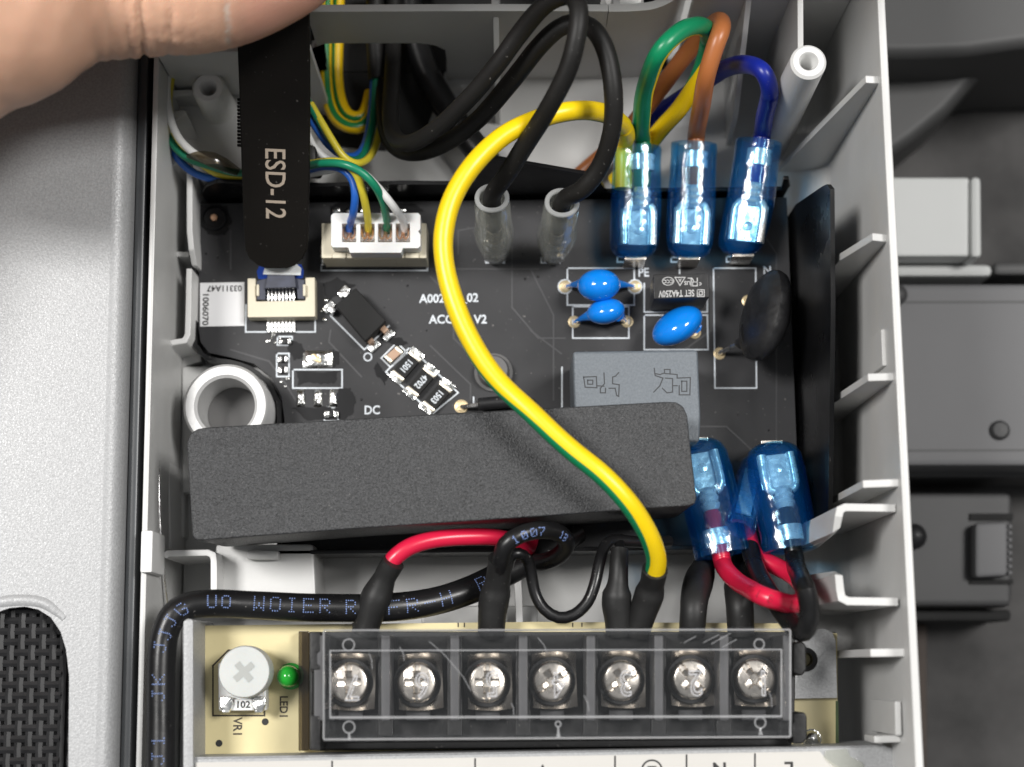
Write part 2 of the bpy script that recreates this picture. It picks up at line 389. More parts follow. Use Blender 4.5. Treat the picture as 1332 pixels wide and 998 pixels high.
def rrect(x0, y0, x1, y1, r, n=5):
    out = []
    for cx, cy, a0 in ((x1 - r, y1 - r, 0), (x0 + r, y1 - r, 90), (x0 + r, y0 + r, 180), (x1 - r, y0 + r, 270)):
        for k in range(n + 1):
            a = math.radians(a0 + 90 * k / n); out.append((cx + r * math.cos(a), cy + r * math.sin(a)))
    return out
def holed(outer, holes, z0, z1):
    """plate with holes: outer and holes are xy loops"""
    bm = bmesh.new(); es = []
    for lp in [outer] + holes:
        vv = [bm.verts.new((p[0], p[1], z1)) for p in lp]
        es += [bm.edges.new((vv[i], vv[(i + 1) % len(vv)])) for i in range(len(vv))]
    bmesh.ops.triangle_fill(bm, use_beauty=True, use_dissolve=False, edges=es)
    bm.verts.index_update(); mb = MB()
    n = len(bm.verts); vs = [v.co.copy() for v in bm.verts]; fs = [[v.index for v in f.verts] for f in bm.faces]
    mb.add(vs + [Vector((p.x, p.y, z0)) for p in vs], fs + [[a + n for a in f][::-1] for f in fs])
    side = []; k = 0
    for lp in [outer] + holes:
        m = len(lp); side += [(k + i, k + (i + 1) % m, n + k + (i + 1) % m, n + k + i) for i in range(m)]; k += m
    mb.f += [list(q) for q in side]; bm.free()
    return mb
def PY(px, py, Y):
    """the point on the plane y = Y that the photograph shows at pixel px, py"""
    d = CM @ Vector(((px - IW / 2) / FPX, (IH / 2 - py) / FPX, -1.0))
    t = Y / d.y; return Vector((d.x * t, Y, CAMZ + d.z * t))
def PXX(px, py, X):
    d = CM @ Vector(((px - IW / 2) / FPX, (IH / 2 - py) / FPX, -1.0))
    t = X / d.x; return Vector((X, d.y * t, CAMZ + d.z * t))
# ================================================================== levels (mm)
Z_DESK, Z_FLOOR, Z_RIM, Z_PCB = -30.0, 5.0, 45.0, 12.0
# ================================================================== desk under everything
o = part('desk_surface', MB().box((-400, -400, Z_DESK - 12), (400, 400, Z_DESK)), 'desk'); o['kind'] = 'structure'
# ================================================================== galvanised panel on the left
ZP = 31.0
xe = P(160, 500, ZP).x
pan = thing('vented_metal_casing', (xe - 40, 20, Z_DESK), 'galvanised sheet metal casing with rounded edge and a mesh vent', 'casing')
hole_px = [(-75, 1120), (88, 1120), (89, 990), (90, 880), (86, 845), (79, 822), (66, 803), (50, 793), (32, 789), (12, 791), (-8, 798), (-30, 815), (-50, 850), (-62, 900), (-70, 990)]
hole = PX(hole_px, ZP)
y0, y1 = P(0, 1200, ZP).y, P(0, -260, ZP).y
mb = holed([(xe - 130, y0), (xe - 2.2, y0), (xe - 2.2, y1), (xe - 130, y1)], [hole], ZP - 1.0, ZP)
part('sheet', mb, 'galvanised', pan)
# rolled edge: bends down over a 2.2 mm radius
mb = MB(); prof = []
for k in range(9):
    a = math.radians(90 - 90 * k / 8); prof.append((xe - 2.2 + 2.2 * math.cos(a), ZP - 2.2 + 2.2 * math.sin(a)))
prof.append((xe, ZP - 9)); inner = [(xe - 1.0, ZP - 9)] + [(xe - 2.2 + 1.2 * math.cos(math.radians(90 * k / 6)), ZP - 2.2 + 1.2 * math.sin(math.radians(90 * k / 6))) for k in range(7)]
pp = prof + inner; n = len(pp)
mb.add([(x, y0, z) for x, z in pp] + [(x, y1, z) for x, z in pp], [list(range(n)), list(range(n, 2 * n))[::-1]] + [(i, (i + 1) % n, n + (i + 1) % n, n + i) for i in range(n)])
part('rolled_edge', mb, 'galvanised', pan)
# pressed lip above the vent: a shallow swollen crescent
mb = MB()
lip = wire_path([(-40, 800, ZP - 0.15), (-10, 786, ZP - 0.15), (25, 781, ZP - 0.15), (55, 784, ZP - 0.15), (74, 796, ZP - 0.15), (84, 805, ZP - 0.15)], 0.5)
mb.tube(lip, lerp_list([0.2, 0.65, 0.8, 0.8, 0.75, 0.5], len(lip)), 10, flat=0.55)
part('pressed_lip', mb, 'galvanised', pan)
# woven vent mesh behind the cut-out
mb = MB(); pit = 1.37; a0 = P(-80, 1120, ZP - 3); a1 = P(100, 770, ZP - 3)
nx, ny = int((a1.x - a0.x) / pit), int((a1.y - a0.y) / pit)
for i in range(nx):
    x = a0.x + i * pit
    mb.tube([Vector((x, a0.y + j * pit, ZP - 3 + (0.16 if (i + j) % 2 else -0.16))) for j in range(ny)], 0.52, 6)
for j in range(ny):
    y = a0.y + j * pit
    mb.tube([Vector((a0.x + i * pit, y, ZP - 3 + (-0.16 if (i + j) % 2 else 0.16))) for i in range(nx)], 0.52, 6)
part('mesh_screen', mb, 'mesh_black', pan, kind='stuff')
part('vent_backing', MB().box((a0.x - 2, a0.y - 2, ZP - 5), (a1.x + 2, a1.y + 2, ZP - 3.45)), 'mesh_black', pan)
part('seal_strip', MB().box((xe + 0.1, y0, 6), (xe + 1.5, y1, ZP - 3.5)), 'dark_trim', pan, bevel=0.4)
part('panel_side', MB().box((xe - 3, y0, Z_DESK + 0.02), (xe + 0.05, y1, ZP - 9.05)), 'charcoal_plastic', pan)
# ================================================================== grey plastic enclosure
ZLR, ZLF = 29.0, 14.5
xL, xR = P(194, 300, ZLR).x, P(1146, 100, Z_RIM).x
yB, yT = P(600, 1180, Z_RIM).y, P(600, -330, Z_RIM).y
case = thing('plastic_enclosure', ((xL + xR) / 2, 30, Z_DESK), 'open grey plastic enclosure with ribbed right wall and screw posts', 'enclosure')
part('floor', MB().box((xL + 1.0, yB, Z_FLOOR - 2), (xR, yT, Z_FLOOR)), 'case_grey', case)
part('side_wall', MB().box((xL, yB, Z_DESK + 0.03), (xL + 0.8, yT, ZLR)), 'case_grey', case, bevel=0.25)
part('side_wall', MB().box((xR, yB, Z_DESK + 0.03), (xR + 1.05, yT, Z_RIM)), 'case_grey', case, bevel=0.3)
part('side_channel', MB().box((xe + 1.6, yB, Z_DESK + 0.04), (xL - 0.1, yT, 18)), 'charcoal_plastic', case)  # grey plastic in shadow, the shade put into its dark colour
for py in (215, 455, 680, 772, 935):
    y = P(180, py, 18).y; part('seam', MB().box((xe + 1.7, y - 0.12, 18), (xL - 0.2, y + 0.12, 18.08)), 'dark_trim', case)
mb = MB(); a = P(182, 745, 30); b = P(197, 690, 30); part('clip_tab', mb.box((a.x, a.y, 22), (b.x + 0.2, b.y, 30)), 'case_white', case, bevel=0.25)
# fillet where the right wall meets the floor
mb = MB(); pf = [(xR, Z_FLOOR + 5)]
for k in range(7):
    an = math.radians(90 * k / 6); pf.append((xR - 5 + 5 * math.cos(an), Z_FLOOR + 5 - 5 * math.sin(an)))
pf.append((xR, Z_FLOOR)); n = len(pf)
mb.add([(x, yB, z) for x, z in pf] + [(x, yT, z) for x, z in pf], [list(range(n)), list(range(n, 2 * n))[::-1]] + [(i, (i + 1) % n, n + (i + 1) % n, n + i) for i in range(n)])
part('corner_fillet', mb, 'case_grey', case)
# gusset ribs on the right wall
def rib(px_list, pz, t=1.0):
    Y = P(px_list[0][0], px_list[0][1], pz).y
    pts = [PY(x, y, Y) for x, y in px_list]; pts[0].x = xR + 0.05
    last = pts[-1]; prv = pts[-2]
    if last.z > Z_FLOOR + 1:                      # carry the slope on down to the floor
        k = min((last.z - Z_FLOOR) / max(0.5, prv.z - last.z), 1.2); pts.append(last + (last - prv) * k)
    if px_list[0][1] > 250:
        lim = P(1029, 400, 12).x + 2.8
        for p in pts: p.x = max(p.x, lim)
    pts.append(Vector((pts[-1].x, Y, Z_FLOOR - 1))); pts.append(Vector((xR + 0.05, Y, Z_FLOOR - 1)))
    part('gusset_rib', MB().slab([p + Vector((0, -t / 2, 0)) for p in pts], t, (0, 1, 0)), 'case_grey', case, bevel=0.15)
rib([(1146, 104), (1126, 103), (1046, 185)], 43.5)
rib([(1150, 310), (1135, 308), (1077, 336)], 43.5)
rib([(1157, 490), (1129, 491), (1075, 524)], 43.5)
rib([(1160, 628), (1111, 630), (1076, 640)], 43.5)
part('gusset_rib', MB().ribbon([(xR + 0.05, P(1164, 849, 42).y, 42), (P(1132, 851, 41).x, P(1164, 849, 42).y, 41), (P(1087, 858, 24).x, P(1164, 849, 42).y, 24)], [37, 36, 19], 1.0), 'case_grey', case, bevel=0.15)
def wall(name, pz, h, t=0.95, m='case_grey', bevel=0.2):
    return part(name, MB().ribbon([tuple(P(*p)) for p in pz], h, t), m, case, bevel=bevel)
wall('pocket_rib', [(1165, 661, 42), (1100, 660, 42), (1093, 663, 42), (1091, 672, 42), (1088, 690, 41), (1080, 699, 33), (1060, 712, 22)], [37, 37, 37, 37, 36, 28, 17])
wall('pocket_rib', [(1168, 783, 42), (1103, 782, 42), (1095, 778, 42), (1093, 768, 42), (1091, 748, 41), (1080, 747, 35), (1054, 752, 24)], [37, 37, 37, 37, 36, 30, 19])
wall('clip_tab', [(1150, 428, 40), (1152, 476, 40)], 6, 0.8)
wall('clip_tab', [(1137, 962, 38), (1172, 961, 38)], 6, 0.9)
wall('clip_tab', [(1168, 912, 40), (1169, 957, 40)], 14, 0.8)
# cable channel brackets along the left wall
wall('channel_bracket', [(216, 236, 17), (221, 216, 18), (228, 207, 18), (240, 205, 18), (246, 210, 18), (246.5, 220, 18), (246.5, 300, 18), (249, 325, 17.5), (253, 346, 15)], 11, 0.85, 'case_white')
wall('channel_bracket', [(246, 349, 17), (245, 400, 17), (244, 435, 17), (240, 443, 17), (222, 446, 17), (216, 458, 15), (213, 474, 13)], 9, 0.85, 'case_white')
wall('channel_bracket', [(213, 724, 22), (218, 720, 22), (270, 719, 22), (277, 722, 22), (278, 730, 22), (278, 768, 22)], 17, 0.9, 'case_white')
wall('cross_rib', [(222, 330, 14), (246, 331, 14)], 8, 0.8)
wall('cross_rib', [(222, 121, 19), (258, 120, 19)], 8, 0.9)
wall('cross_rib', [(672, 720, 14), (676, 815, 14)], 9, 1.0, 'case_white')
wall('channel_wall', [(216, 470, 16), (216, 560, 16), (218, 640, 16), (220, 715, 15)], 10, 0.7, 'case_white')
# raised floor pads
part('floor_pad', MB().px([(236, 476), (384, 476), (384, 642), (236, 642)], Z_FLOOR, 9), 'case_grey', case, bevel=0.5)
part('floor_pad', MB().px([(280, 708), (408, 708), (412, 792), (280, 792)], Z_FLOOR, 17), 'case_grey', case, bevel=0.5)
part('floor_ledge', MB().px([(320, 716), (363, 716), (363, 728), (320, 728)], 17, 19), 'case_grey', case, bevel=0.4)
part('floor_pad', MB().px([(548, 788), (700, 788), (700, 830), (548, 830)], Z_FLOOR, 11), 'case_grey', case, bevel=0.4)
# wedge by the left screw post
mb = MB(); w0 = PX([(228, 150), (246, 149), (259, 182), (233, 183)], ZLF); w1 = PX([(226, 144), (240, 143), (243, 146), (226, 160)], 18)
part('wedge_rib', mb.prism(w0, ZLF, 18, top=w1), 'case_grey', case, bevel=0.2)
# screw posts
def post(px, py, z, ro, ri):
    k = scale_at(px, py, z); c = P(px, py, 0); ro, ri = ro * k, ri * k
    c = P(px, py, z); base = Vector((c.x, c.y, 0))
    prof = [(ro + 0.5, Z_FLOOR), (ro, z - 0.4), (ro - 0.35, z), (ri + 0.25, z), (ri, z - 0.4), (ri * 0.9, z - 12), (0.01, z - 12)]
    p = part('screw_post', MB().lathe(prof, base, 40), 'case_white', case)
    part('hole_bottom', MB().lathe([(ri * 0.88, z - 11.9), (ri * 0.88, z - 11.5), (0.01, z - 11.5)], base, 20), 'void_black', p)
post(1052, 80, 40, 23.5, 10.5); post(271, 114, 23, 21.5, 9.5)
part('floor_pad', MB().px([(204, 58), (404, 58), (404, 236), (330, 244), (262, 236), (240, 200), (204, 200)], Z_FLOOR, ZLF), 'case_grey', case, bevel=0.3)
part('partition_wall', MB().box((xL + 0.9, P(266, 68, 32).y, Z_FLOOR), (P(404, 68, 32).x, P(266, 68, 32).y + 1.1, 32)), 'case_grey', case, bevel=0.2)
part('floor_pad', MB().px([(203, 200), (262, 236), (262, 470), (240, 478), (240, 700), (203, 700)], Z_FLOOR, 8), 'case_grey', case, bevel=0.3)
# partition wall at the top with its cable opening
Yp = P(600, 15, 32).y
def pz_(px, py): return PY(px, py, Yp)
zr = 32.0
xs = lambda px: P(px, 15, zr).x
op = [pz_(582, 112), pz_(581, 80), pz_(579, 66), pz_(566, 60), pz_(548, 57), pz_(440, 57), pz_(422, 58), pz_(408, 63), pz_(406, 72), pz_(408, 112)]
for q in (op[0], op[-1]): q.z = Z_FLOOR + 0.6
xk = xs(404) - 0.6
poly = [Vector((xk, Yp, Z_FLOOR)), Vector((op[-1].x, Yp, Z_FLOOR))] + op[::-1] + [Vector((op[0].x, Yp, Z_FLOOR)), Vector((xs(792), Yp, Z_FLOOR)), Vector((xs(792), Yp, zr - 0.6)), Vector((xs(640), Yp, zr)), Vector((xk, Yp, zr + 0.4))]
part('partition_wall', MB().slab(poly, 1.1, (0, 1, 0)), 'case_grey', case, bevel=0.2)
c0 = Vector((xs(792) + 0.02, Yp + 0.55, zr - 0.6))
cur = [c0, c0 + Vector((3, 0, 0)), c0 + Vector((6, 0.3, 0)), c0 + Vector((8.5, 1.4, 0)), c0 + Vector((10.2, 3.2, 0)), c0 + Vector((11.0, 6, 0)), c0 + Vector((11.2, 22, 0))]
part('partition_wall', MB().ribbon([tuple(p) for p in spline(cur, 0.8)], zr - 0.6 - Z_FLOOR, 1.1), 'case_grey', case)
for px, x2, z1, pyb in ((645, 640, zr - 1, 162), (803, 803, zr + 1, None), (644, 644, zr + 1, None)):
    X = xs(px)
    if pyb:
        yb = P(x2, pyb, Z_FLOOR).y
        part('stiffener_rib', MB().slab([Vector((X - 0.4, Yp - 0.02, Z_FLOOR)), Vector((X - 0.4, yb, Z_FLOOR)), Vector((X - 0.4, yb + 1.5, 17)), Vector((X - 0.4, Yp - 1.6, 25)), Vector((X - 0.4, Yp - 0.02, z1 - 1))], 0.8, (1, 0, 0)), 'case_white', case, bevel=0.12)
    else:
        part('stiffener_rib', MB().box((X - 0.5, Yp + 1.12, Z_FLOOR), (X + 0.5, Yp + 30, zr - 1.2)), 'case_grey', case, bevel=0.12)
# chamber behind the partition, its darkness painted as black sheets
part('chamber_shade', MB().box((xL + 0.9, Yp + 1.3, Z_FLOOR + 0.05), (c0.x + 10.4, yT - 1, Z_FLOOR + 0.6)), 'void_black', case)
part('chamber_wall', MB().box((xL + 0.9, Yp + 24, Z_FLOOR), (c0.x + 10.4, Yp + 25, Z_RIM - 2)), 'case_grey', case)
part('chamber_shade', MB().box((xL + 0.9, Yp + 22, Z_FLOOR + 0.6), (c0.x + 10.2, Yp + 23.9, Z_RIM - 3)), 'void_black', case)
bc = P(808, 0, 30); part('cable_gland', MB().lathe([(3.4, Z_FLOOR + 0.6), (3.0, 24), (2.6, 26), (0.01, 26.4)], (bc.x + 0.6, bc.y + 2.2, 0), 30), 'case_grey', case)
# top right: back wall and its ribs
Yb = P(1000, -60, Z_RIM).y
part('back_wall', MB().box((c0.x + 11.8, Yb, Z_FLOOR), (xR, Yb + 1.2, Z_RIM)), 'case_grey', case, bevel=0.2)
part('shade_wall', MB().box((xL + 0.9, Yb + 1.25, Z_RIM - 6), (xR, Yb + 3.2, 100)), 'case_grey', case, bevel=0.3)  # tall unseen wall, added to shade the recess
part('recess_shade', MB().px([(404, 74), (582, 74), (575, 110), (552, 176), (500, 196), (430, 190), (408, 176)], Z_FLOOR + 0.02, Z_FLOOR + 0.3), 'void_black', case)  # black sheet: the recess's shade painted on its floor
X = P(975, 45, 30).x
part('stiffener_rib', MB().slab([Vector((X - 0.4, Yb + 0.05, Z_FLOOR)), Vector((X - 0.4, P(973, 190, Z_FLOOR).y, Z_FLOOR)), Vector((X - 0.4, P(973, 150, 14).y, 14)), Vector((X - 0.4, Yb + 0.05, 31))], 0.8, (1, 0, 0)), 'case_grey', case, bevel=0.12)
X = P(1047, 30, 38).x
part('stiffener_rib', MB().slab([Vector((X - 0.4, Yb + 0.05, Z_FLOOR)), Vector((X - 0.4, P(1050, 62, 36).y, Z_FLOOR)), Vector((X - 0.4, P(1050, 62, 36).y, 34)), Vector((X - 0.4, Yb + 0.05, 36))], 0.8, (1, 0, 0)), 'case_grey', case, bevel=0.12)
# ================================================================== bushing ring
rc = P(293.5, 528, 20); k = scale_at(293, 528, 20)
ro, ri = 55.8 * k, 37.5 * k
bush = thing('spacer_ring', (rc.x, rc.y, 9), 'thick pale grey spacer ring beside the black cover box', 'ring')
part('ring_body', MB().lathe([(ro, 9), (ro, 19.5), (ro - 0.4, 20), (ri + 0.4, 20), (ri, 19.6), (ri - 0.1, 9), (ro, 9)], (rc.x, rc.y, 0), 64), 'bushing', bush)
part('ring_bore', MB().lathe([(ri - 0.12, 9.02), (ri - 0.12, 12.0), (0.01, 12.0)], (rc.x, rc.y, 0), 40), 'charcoal_plastic', bush)
# ================================================================== things lying on the desk beyond the right wall
def slabpx(pts, z0, z1): return MB().px(pts, z0, z1)
o = thing('white_block', P(1215, 285, Z_DESK), 'pale white rectangular block on the desk beyond the right wall', 'block')
part('block_body', slabpx([(1120, 230), (1262, 230), (1262, 334), (1120, 334)], Z_DESK, -4), 'back_white', o, bevel=0.6)
part('block_edge', slabpx([(1263, 229), (1277, 229), (1278, 335), (1263, 335)], Z_DESK, -3), 'back_white', o, bevel=0.8)
o = thing('pale_strip', P(1230, 352, Z_DESK), 'narrow pale strip lying between white block and grey box', 'strip')
part('strip_body', slabpx([(1120, 343), (1292, 343), (1292, 360), (1120, 360)], Z_DESK, -8), 'back_white', o, bevel=1.0)
part('strip_end', slabpx([(1293, 340), (1400, 340), (1400, 358), (1293, 358)], Z_DESK, -10), 'back_cover', o, bevel=0.8)
o = thing('grey_box', P(1260, 490, Z_DESK), 'matt grey plastic box on the desk right of the enclosure', 'box')
part('box_body', slabpx([(1110, 368), (1460, 368), (1460, 607), (1110, 607)], Z_DESK, -6), 'back_grey', o, bevel=1.2)
part('box_plug', MB().lathe([(1.6, -6), (1.6, -3), (1.0, -2.4), (0.01, -2.3)], P(1167, 383, 0) * Vector((1, 1, 0)) if False else Vector((P(1167, 383, -3).x, P(1167, 383, -3).y, 0)), 24), 'back_black', o)
part('box_skirt', slabpx([(1110, 600), (1460, 600), (1460, 622), (1110, 622)], Z_DESK, -14), 'back_black', o, bevel=0.8)
for yy in (392, 585): part('box_seam', slabpx([(1120, yy), (1450, yy - 1), (1450, yy + 1.5), (1120, yy + 2.5)], -6.1, -5.9), 'back_cover', o)
sc_ = P(1300, 560, -6); part('box_screw', MB().lathe([(1.5, -6), (1.5, -5.6), (1.1, -5.2), (0.01, -5.1)], (sc_.x, sc_.y, 0), 20), 'back_black', o)
o = thing('black_module', P(1245, 710, Z_DESK), 'black plastic module with round knob and grey latch on the desk', 'module')
part('module_body', slabpx([(1110, 640), (1318, 640), (1318, 790), (1110, 790)], Z_DESK, -14), 'back_black', o, bevel=1.2)
part('module_flange', slabpx([(1110, 793), (1316, 793), (1316, 808), (1110, 808)], Z_DESK, -18), 'void_black', o, bevel=0.6)
kc = P(1188, 698, -12); part('knob', MB().lathe([(2.0, -14), (2.0, -11.5), (1.5, -10.3), (0.8, -9.8), (0.01, -9.7)], (kc.x, kc.y, 0), 28), 'chip_black', o)
lt = part('latch', slabpx([(1268, 680), (1312, 678), (1312, 750), (1268, 752)], -14, -11), 'back_grey', o, bevel=0.8)
for i in range(8): part('latch_tooth', slabpx([(1312, 682 + i * 8.6), (1317, 683 + i * 8.6), (1317, 687 + i * 8.6), (1312, 688 + i * 8.6)], -14, -11.4), 'back_grey', lt, bevel=0.15)
part('latch_recess', slabpx([(1262, 668), (1318, 668), (1318, 677), (1262, 677)], -14, -13.6), 'void_black', o)
part('latch_recess', slabpx([(1262, 754), (1318, 754), (1318, 760), (1262, 760)], -14, -13.6), 'void_black', o)
o = thing('grey_cover', P(1240, 40, Z_DESK), 'dark grey moulded cover at the upper right beyond the enclosure', 'cover')
part('cover_top', slabpx([(1090, -160), (1460, -160), (1460, 55), (1330, 60), (1260, 70), (1190, 73), (1090, 73)], Z_DESK, 2), 'back_cover', o, bevel=2.0, segs=4)
mb = MB(); q = PX([(1090, 60), (1330, 55), (1270, 105), (1235, 145), (1190, 182), (1140, 215), (1090, 235)], -10); part('cover_apron', mb.prism(q, Z_DESK, -10), 'back_cover', o, bevel=2.0, segs=4)
o = single('wood_offcut', slabpx([(1188, 812), (1206, 812), (1206, 1100), (1188, 1100)], Z_DESK, Z_DESK + 1.5), 'desk_brown', 'thin brown strip lying on the desk near the lower right', 'strip', bevel=0.3)
# ================================================================== black insulating tray round the board
bx0, bx1 = P(257, 400, Z_PCB).x, P(1029, 400, Z_PCB).x
by1, by0 = P(640, 261, Z_PCB).y, P(640, 716, Z_PCB).y
tray = thing('insulating_tray', ((bx0 + bx1) / 2, (by0 + by1) / 2, Z_FLOOR), 'glossy black folded insulating sheet standing round the circuit board', 'tray')
notch = [(258, 300), (258, 425), (261, 445), (272, 459), (300, 465), (330, 473), (352, 490), (366, 515), (370, 545), (370, 720)]
notch_o = [(252, 300), (252, 432), (257, 452), (270, 466), (300, 471), (325, 479), (346, 495), (359, 518), (363, 545), (363, 720)]
nb = [tuple(p) for p in PX(notch, Z_PCB)]; no_ = [tuple(p) for p in PX(notch_o, 9)]
loop = [(bx0 - 0.5, by1 + 0.5)] + no_[1:] + [(bx1 + 0.5, by0), (bx1 + 0.5, by1 + 0.5)]
part('tray_floor', MB().prism(loop, 8.2, 8.9), 'sheet_black', tray)
rimpts = [tuple(P(x, y, 13.6)) for x, y in notch_o]
part('tray_lip', MB().ribbon([(p.x, p.y, p.z) for p in spline(rimpts, 1.2)], 5.0, 0.6), 'sheet_black', tray)
# back wall with its raised tongue
Yw = by1 + 0.5
def pw(px, py): return PY(px, py, Yw)
top = [pw(262, 252), pw(268, 243), pw(282, 238), pw(420, 243), pw(520, 240), pw(612, 241), pw(618, 236), pw(619, 216), pw(624, 209), pw(636, 206), pw(700, 217), pw(776, 230), pw(788, 254), pw(880, 256), pw(960, 256), pw(1014, 252), pw(1019, 234), pw(1026, 234), pw(1028, 242)]
for p in top: p.z = max(p.z, 14)
poly = [Vector((top[0].x, Yw, 8.2))] + top + [Vector((top[-1].x, Yw, 8.2))]
part('back_flap', MB().slab(poly, 0.6, (0, 1, 0)), 'sheet_black', tray, bevel=0.1)
# right wall, leaning out slightly
Xw = bx1 + 0.6
rw = [PXX(1034, 266, Xw), PXX(1062, 243, Xw), PXX(1067, 240, Xw), PXX(1071, 246, Xw), PXX(1073, 400, Xw), PXX(1072, 670, Xw), PXX(1069, 682, Xw), PXX(1062, 690, Xw)]
rw = [Vector((Xw + 0.35 * max(0, p.z - 12) / 10, p.y, p.z)) for p in rw]
rw = [Vector((Xw, rw[0].y, 8.2))] + rw + [Vector((Xw, rw[-1].y - 1, 26)), Vector((Xw, rw[-1].y - 1, 8.2))]
part('side_flap', MB().slab(rw, 0.6, (1, 0, 0)), 'sheet_black', tray)
# front flap under the cover box
Yf = by0
part('front_flap', MB().box((P(368, 700, 12).x, Yf - 0.6, 8.2), (bx1 + 0.5, Yf, 17)), 'sheet_black', tray, bevel=0.1)
# ================================================================== main circuit board
pcb = thing('circuit_board', ((bx0 + bx1) / 2, (by0 + by1) / 2, 9), 'black circuit board crowded with connectors, blue capacitors and a grey relay', 'circuit board')
loop = [(bx0, by1)] + nb[1:] + [(bx1, by0 + 0.2), (bx1, by1)]
part('board', MB().prism(loop, 9.6, Z_PCB), 'board_black', pcb)
Z = Z_PCB + 0.02
# painted outlines
silk = MB()
for pts, cl in (([(738, 349), (825, 349), (825, 397), (738, 397)], 1), ([(745, 399), (818, 399), (818, 440), (745, 440)], 1),
                ([(838, 369), (838, 406), (920, 406), (920, 372)], 0), ([(838, 410), (920, 410), (921, 455), (838, 455)], 1),
                ([(928, 349), (983, 349), (984, 505), (930, 505)], 1), ([(320, 397), (319.6, 432), (410, 432), (410, 397)], 0),
                ([(418, 345), (418, 352), (556, 352), (556, 340)], 0), ([(381, 481), (445, 481), (445, 505), (381, 505)], 1),
                ([(533, 452), (596, 511), (563, 538), (502, 484)], 1), ([(516, 446), (530, 459), (508, 478), (496, 466)], 1),
                ([(430, 411), (474, 455), (506, 424)], 0), ([(361, 438), (380, 438), (380, 449), (361, 449)], 1), ([(360, 460), (376, 460), (376, 490), (360, 490)], 1),
                ([(731, 478), (731, 545)], 0), ([(616, 517), (616, 527)], 0), ([(884, 347), (884, 357)], 0),
                ([(632, 334), (656, 334), (656, 342), (632, 342)], 1), ([(704, 334), (728, 334), (728, 342), (704, 342)], 1),
                ([(803, 334), (828, 334), (828, 341), (803, 341)], 1), ([(873, 335), (899, 335), (899, 341), (873, 341)], 1), ([(945, 334), (969, 334), (969, 341), (945, 341)], 1),
                ([(422, 530), (440, 530), (440, 548), (422, 548)], 1)):
    frame_lines(silk, pts, Z, 1.9, bool(cl))
for cx, cy, r in ((735, 373, 9), (826, 373, 9), (478.5, 464.5, 5)):
    frame_lines(silk, [(cx + r * math.cos(a * 0.5236), cy + r * math.sin(a * 0.5236)) for a in range(12)], Z, 1.6)
part('silkscreen_outline', silk, 'silkscreen', pcb)
def legend(txt, px, py, hpx, deg=0, m='silkscreen', z=Z, sx=1.0, parent=None, name='printed_legend'):
    return part(name, text_mb(txt, hpx * scale_at(px, py, z), flat_at(px, py, z + 0.02, deg, sx)), m, parent or pcb, smooth=10)
legend('A002', 562, 389, 11, sx=0.95); legend('_02', 611, 388, 11, sx=0.95); legend('ACC', 574, 416, 11, sx=0.95); legend('V2', 625, 416, 11, sx=0.95)
legend('PE', 837, 355, 11, sx=0.9); legend('N', 998, 352, 10); legend('DC', 484, 534, 11, sx=0.9); legend('J', 900, 556, 10)
# faint copper routes under the mask
tr = MB()
for pts in ([(470, 300), (520, 350), (700, 350)], [(666, 300), (666, 400), (700, 440), (735, 440)], [(690, 350), (720, 410), (720, 520)], [(905, 555), (945, 555), (985, 592)], [(430, 430), (428, 445), (470, 490)],
            [(560, 450), (612, 500), (612, 520)], [(870, 470), (925, 430), (925, 360)], [(300, 300), (300, 350)], [(384, 520), (372, 500), (350, 470), (300, 455)], [(990, 300), (1010, 330), (1010, 600)],
            [(596, 330), (596, 300), (660, 290)], [(730, 460), (690, 430)], [(560, 360), (590, 390), (590, 440), (640, 490)]):
    frame_lines(tr, pts, Z_PCB + 0.005, 2.0, False, t=0.02)
part('copper_trace', tr, 'board_trace', pcb)
# pools of clear conformal coating
random.seed(3)
def blob(pts, z, seed):
    q = []; rnd = random.Random(seed); n = len(pts)
    for i in range(n):
        a, b = Vector(pts[i]), Vector(pts[(i + 1) % n])
        for k in range(5):
            p = a.lerp(b, k / 5); q.append((p.x + rnd.uniform(-1.6, 1.6), p.y + rnd.uniform(-1.6, 1.6)))
    return MB().px(q, z - 0.05, z)
for i, pts in enumerate(([(438, 506), (455, 505), (463, 520), (458, 538), (445, 548), (436, 540)], [(380, 530), (430, 530), (430, 545), (400, 548)], [(374, 440), (392, 448), (398, 462), (384, 470), (374, 455)], [(430, 455), (440, 458), (441, 474), (432, 478)],
                         [(386, 484), (440, 484), (436, 498), (420, 500), (402, 497), (388, 502)], [(490, 470), (505, 490), (500, 502), (486, 480)], [(500, 440), (520, 438), (530, 447), (518, 452)], [(420, 370), (440, 362), (462, 372), (440, 385), (425, 392)],
                         [(258, 272), (272, 264), (296, 268), (302, 288), (292, 306), (270, 304), (258, 290)], [(430, 268), (446, 263), (540, 264), (552, 276), (430, 282)])):
    part('coating_pool', blob(pts, Z_PCB + 0.06, i), 'coating_gloss', pcb)
# ---- serial sticker (its square code left out)
st = part('serial_sticker', MB().px([(260, 368), (318, 367), (318, 424), (260, 425)], Z_PCB + 0.02, Z_PCB + 0.14), 'sticker_white', pcb, bevel=0.05)
legend('03311A47', 292, 375, 7.5, 180, 'ink', Z_PCB + 0.14, 1.0, st); legend('1006070', 267, 402, 7.5, -90, 'ink', Z_PCB + 0.14, 1.15, st)
# ---- test point
c = P(279, 284, Z_PCB); k = scale_at(279, 284, Z_PCB)
tp = part('test_point', MB().lathe([(17 * k, 0), (16.5 * k, 0.35), (14.5 * k, 0.4), (13.5 * k, 0.05), (9 * k, -0.2), (0.01, -0.3)], c, 36), 'coating_gloss', pcb)
part('contact_pin', MB().lathe([(4.6 * k, -0.3), (4.6 * k, 0.35), (4 * k, 0.5), (0.01, 0.52)], c, 20), 'copper', tp)
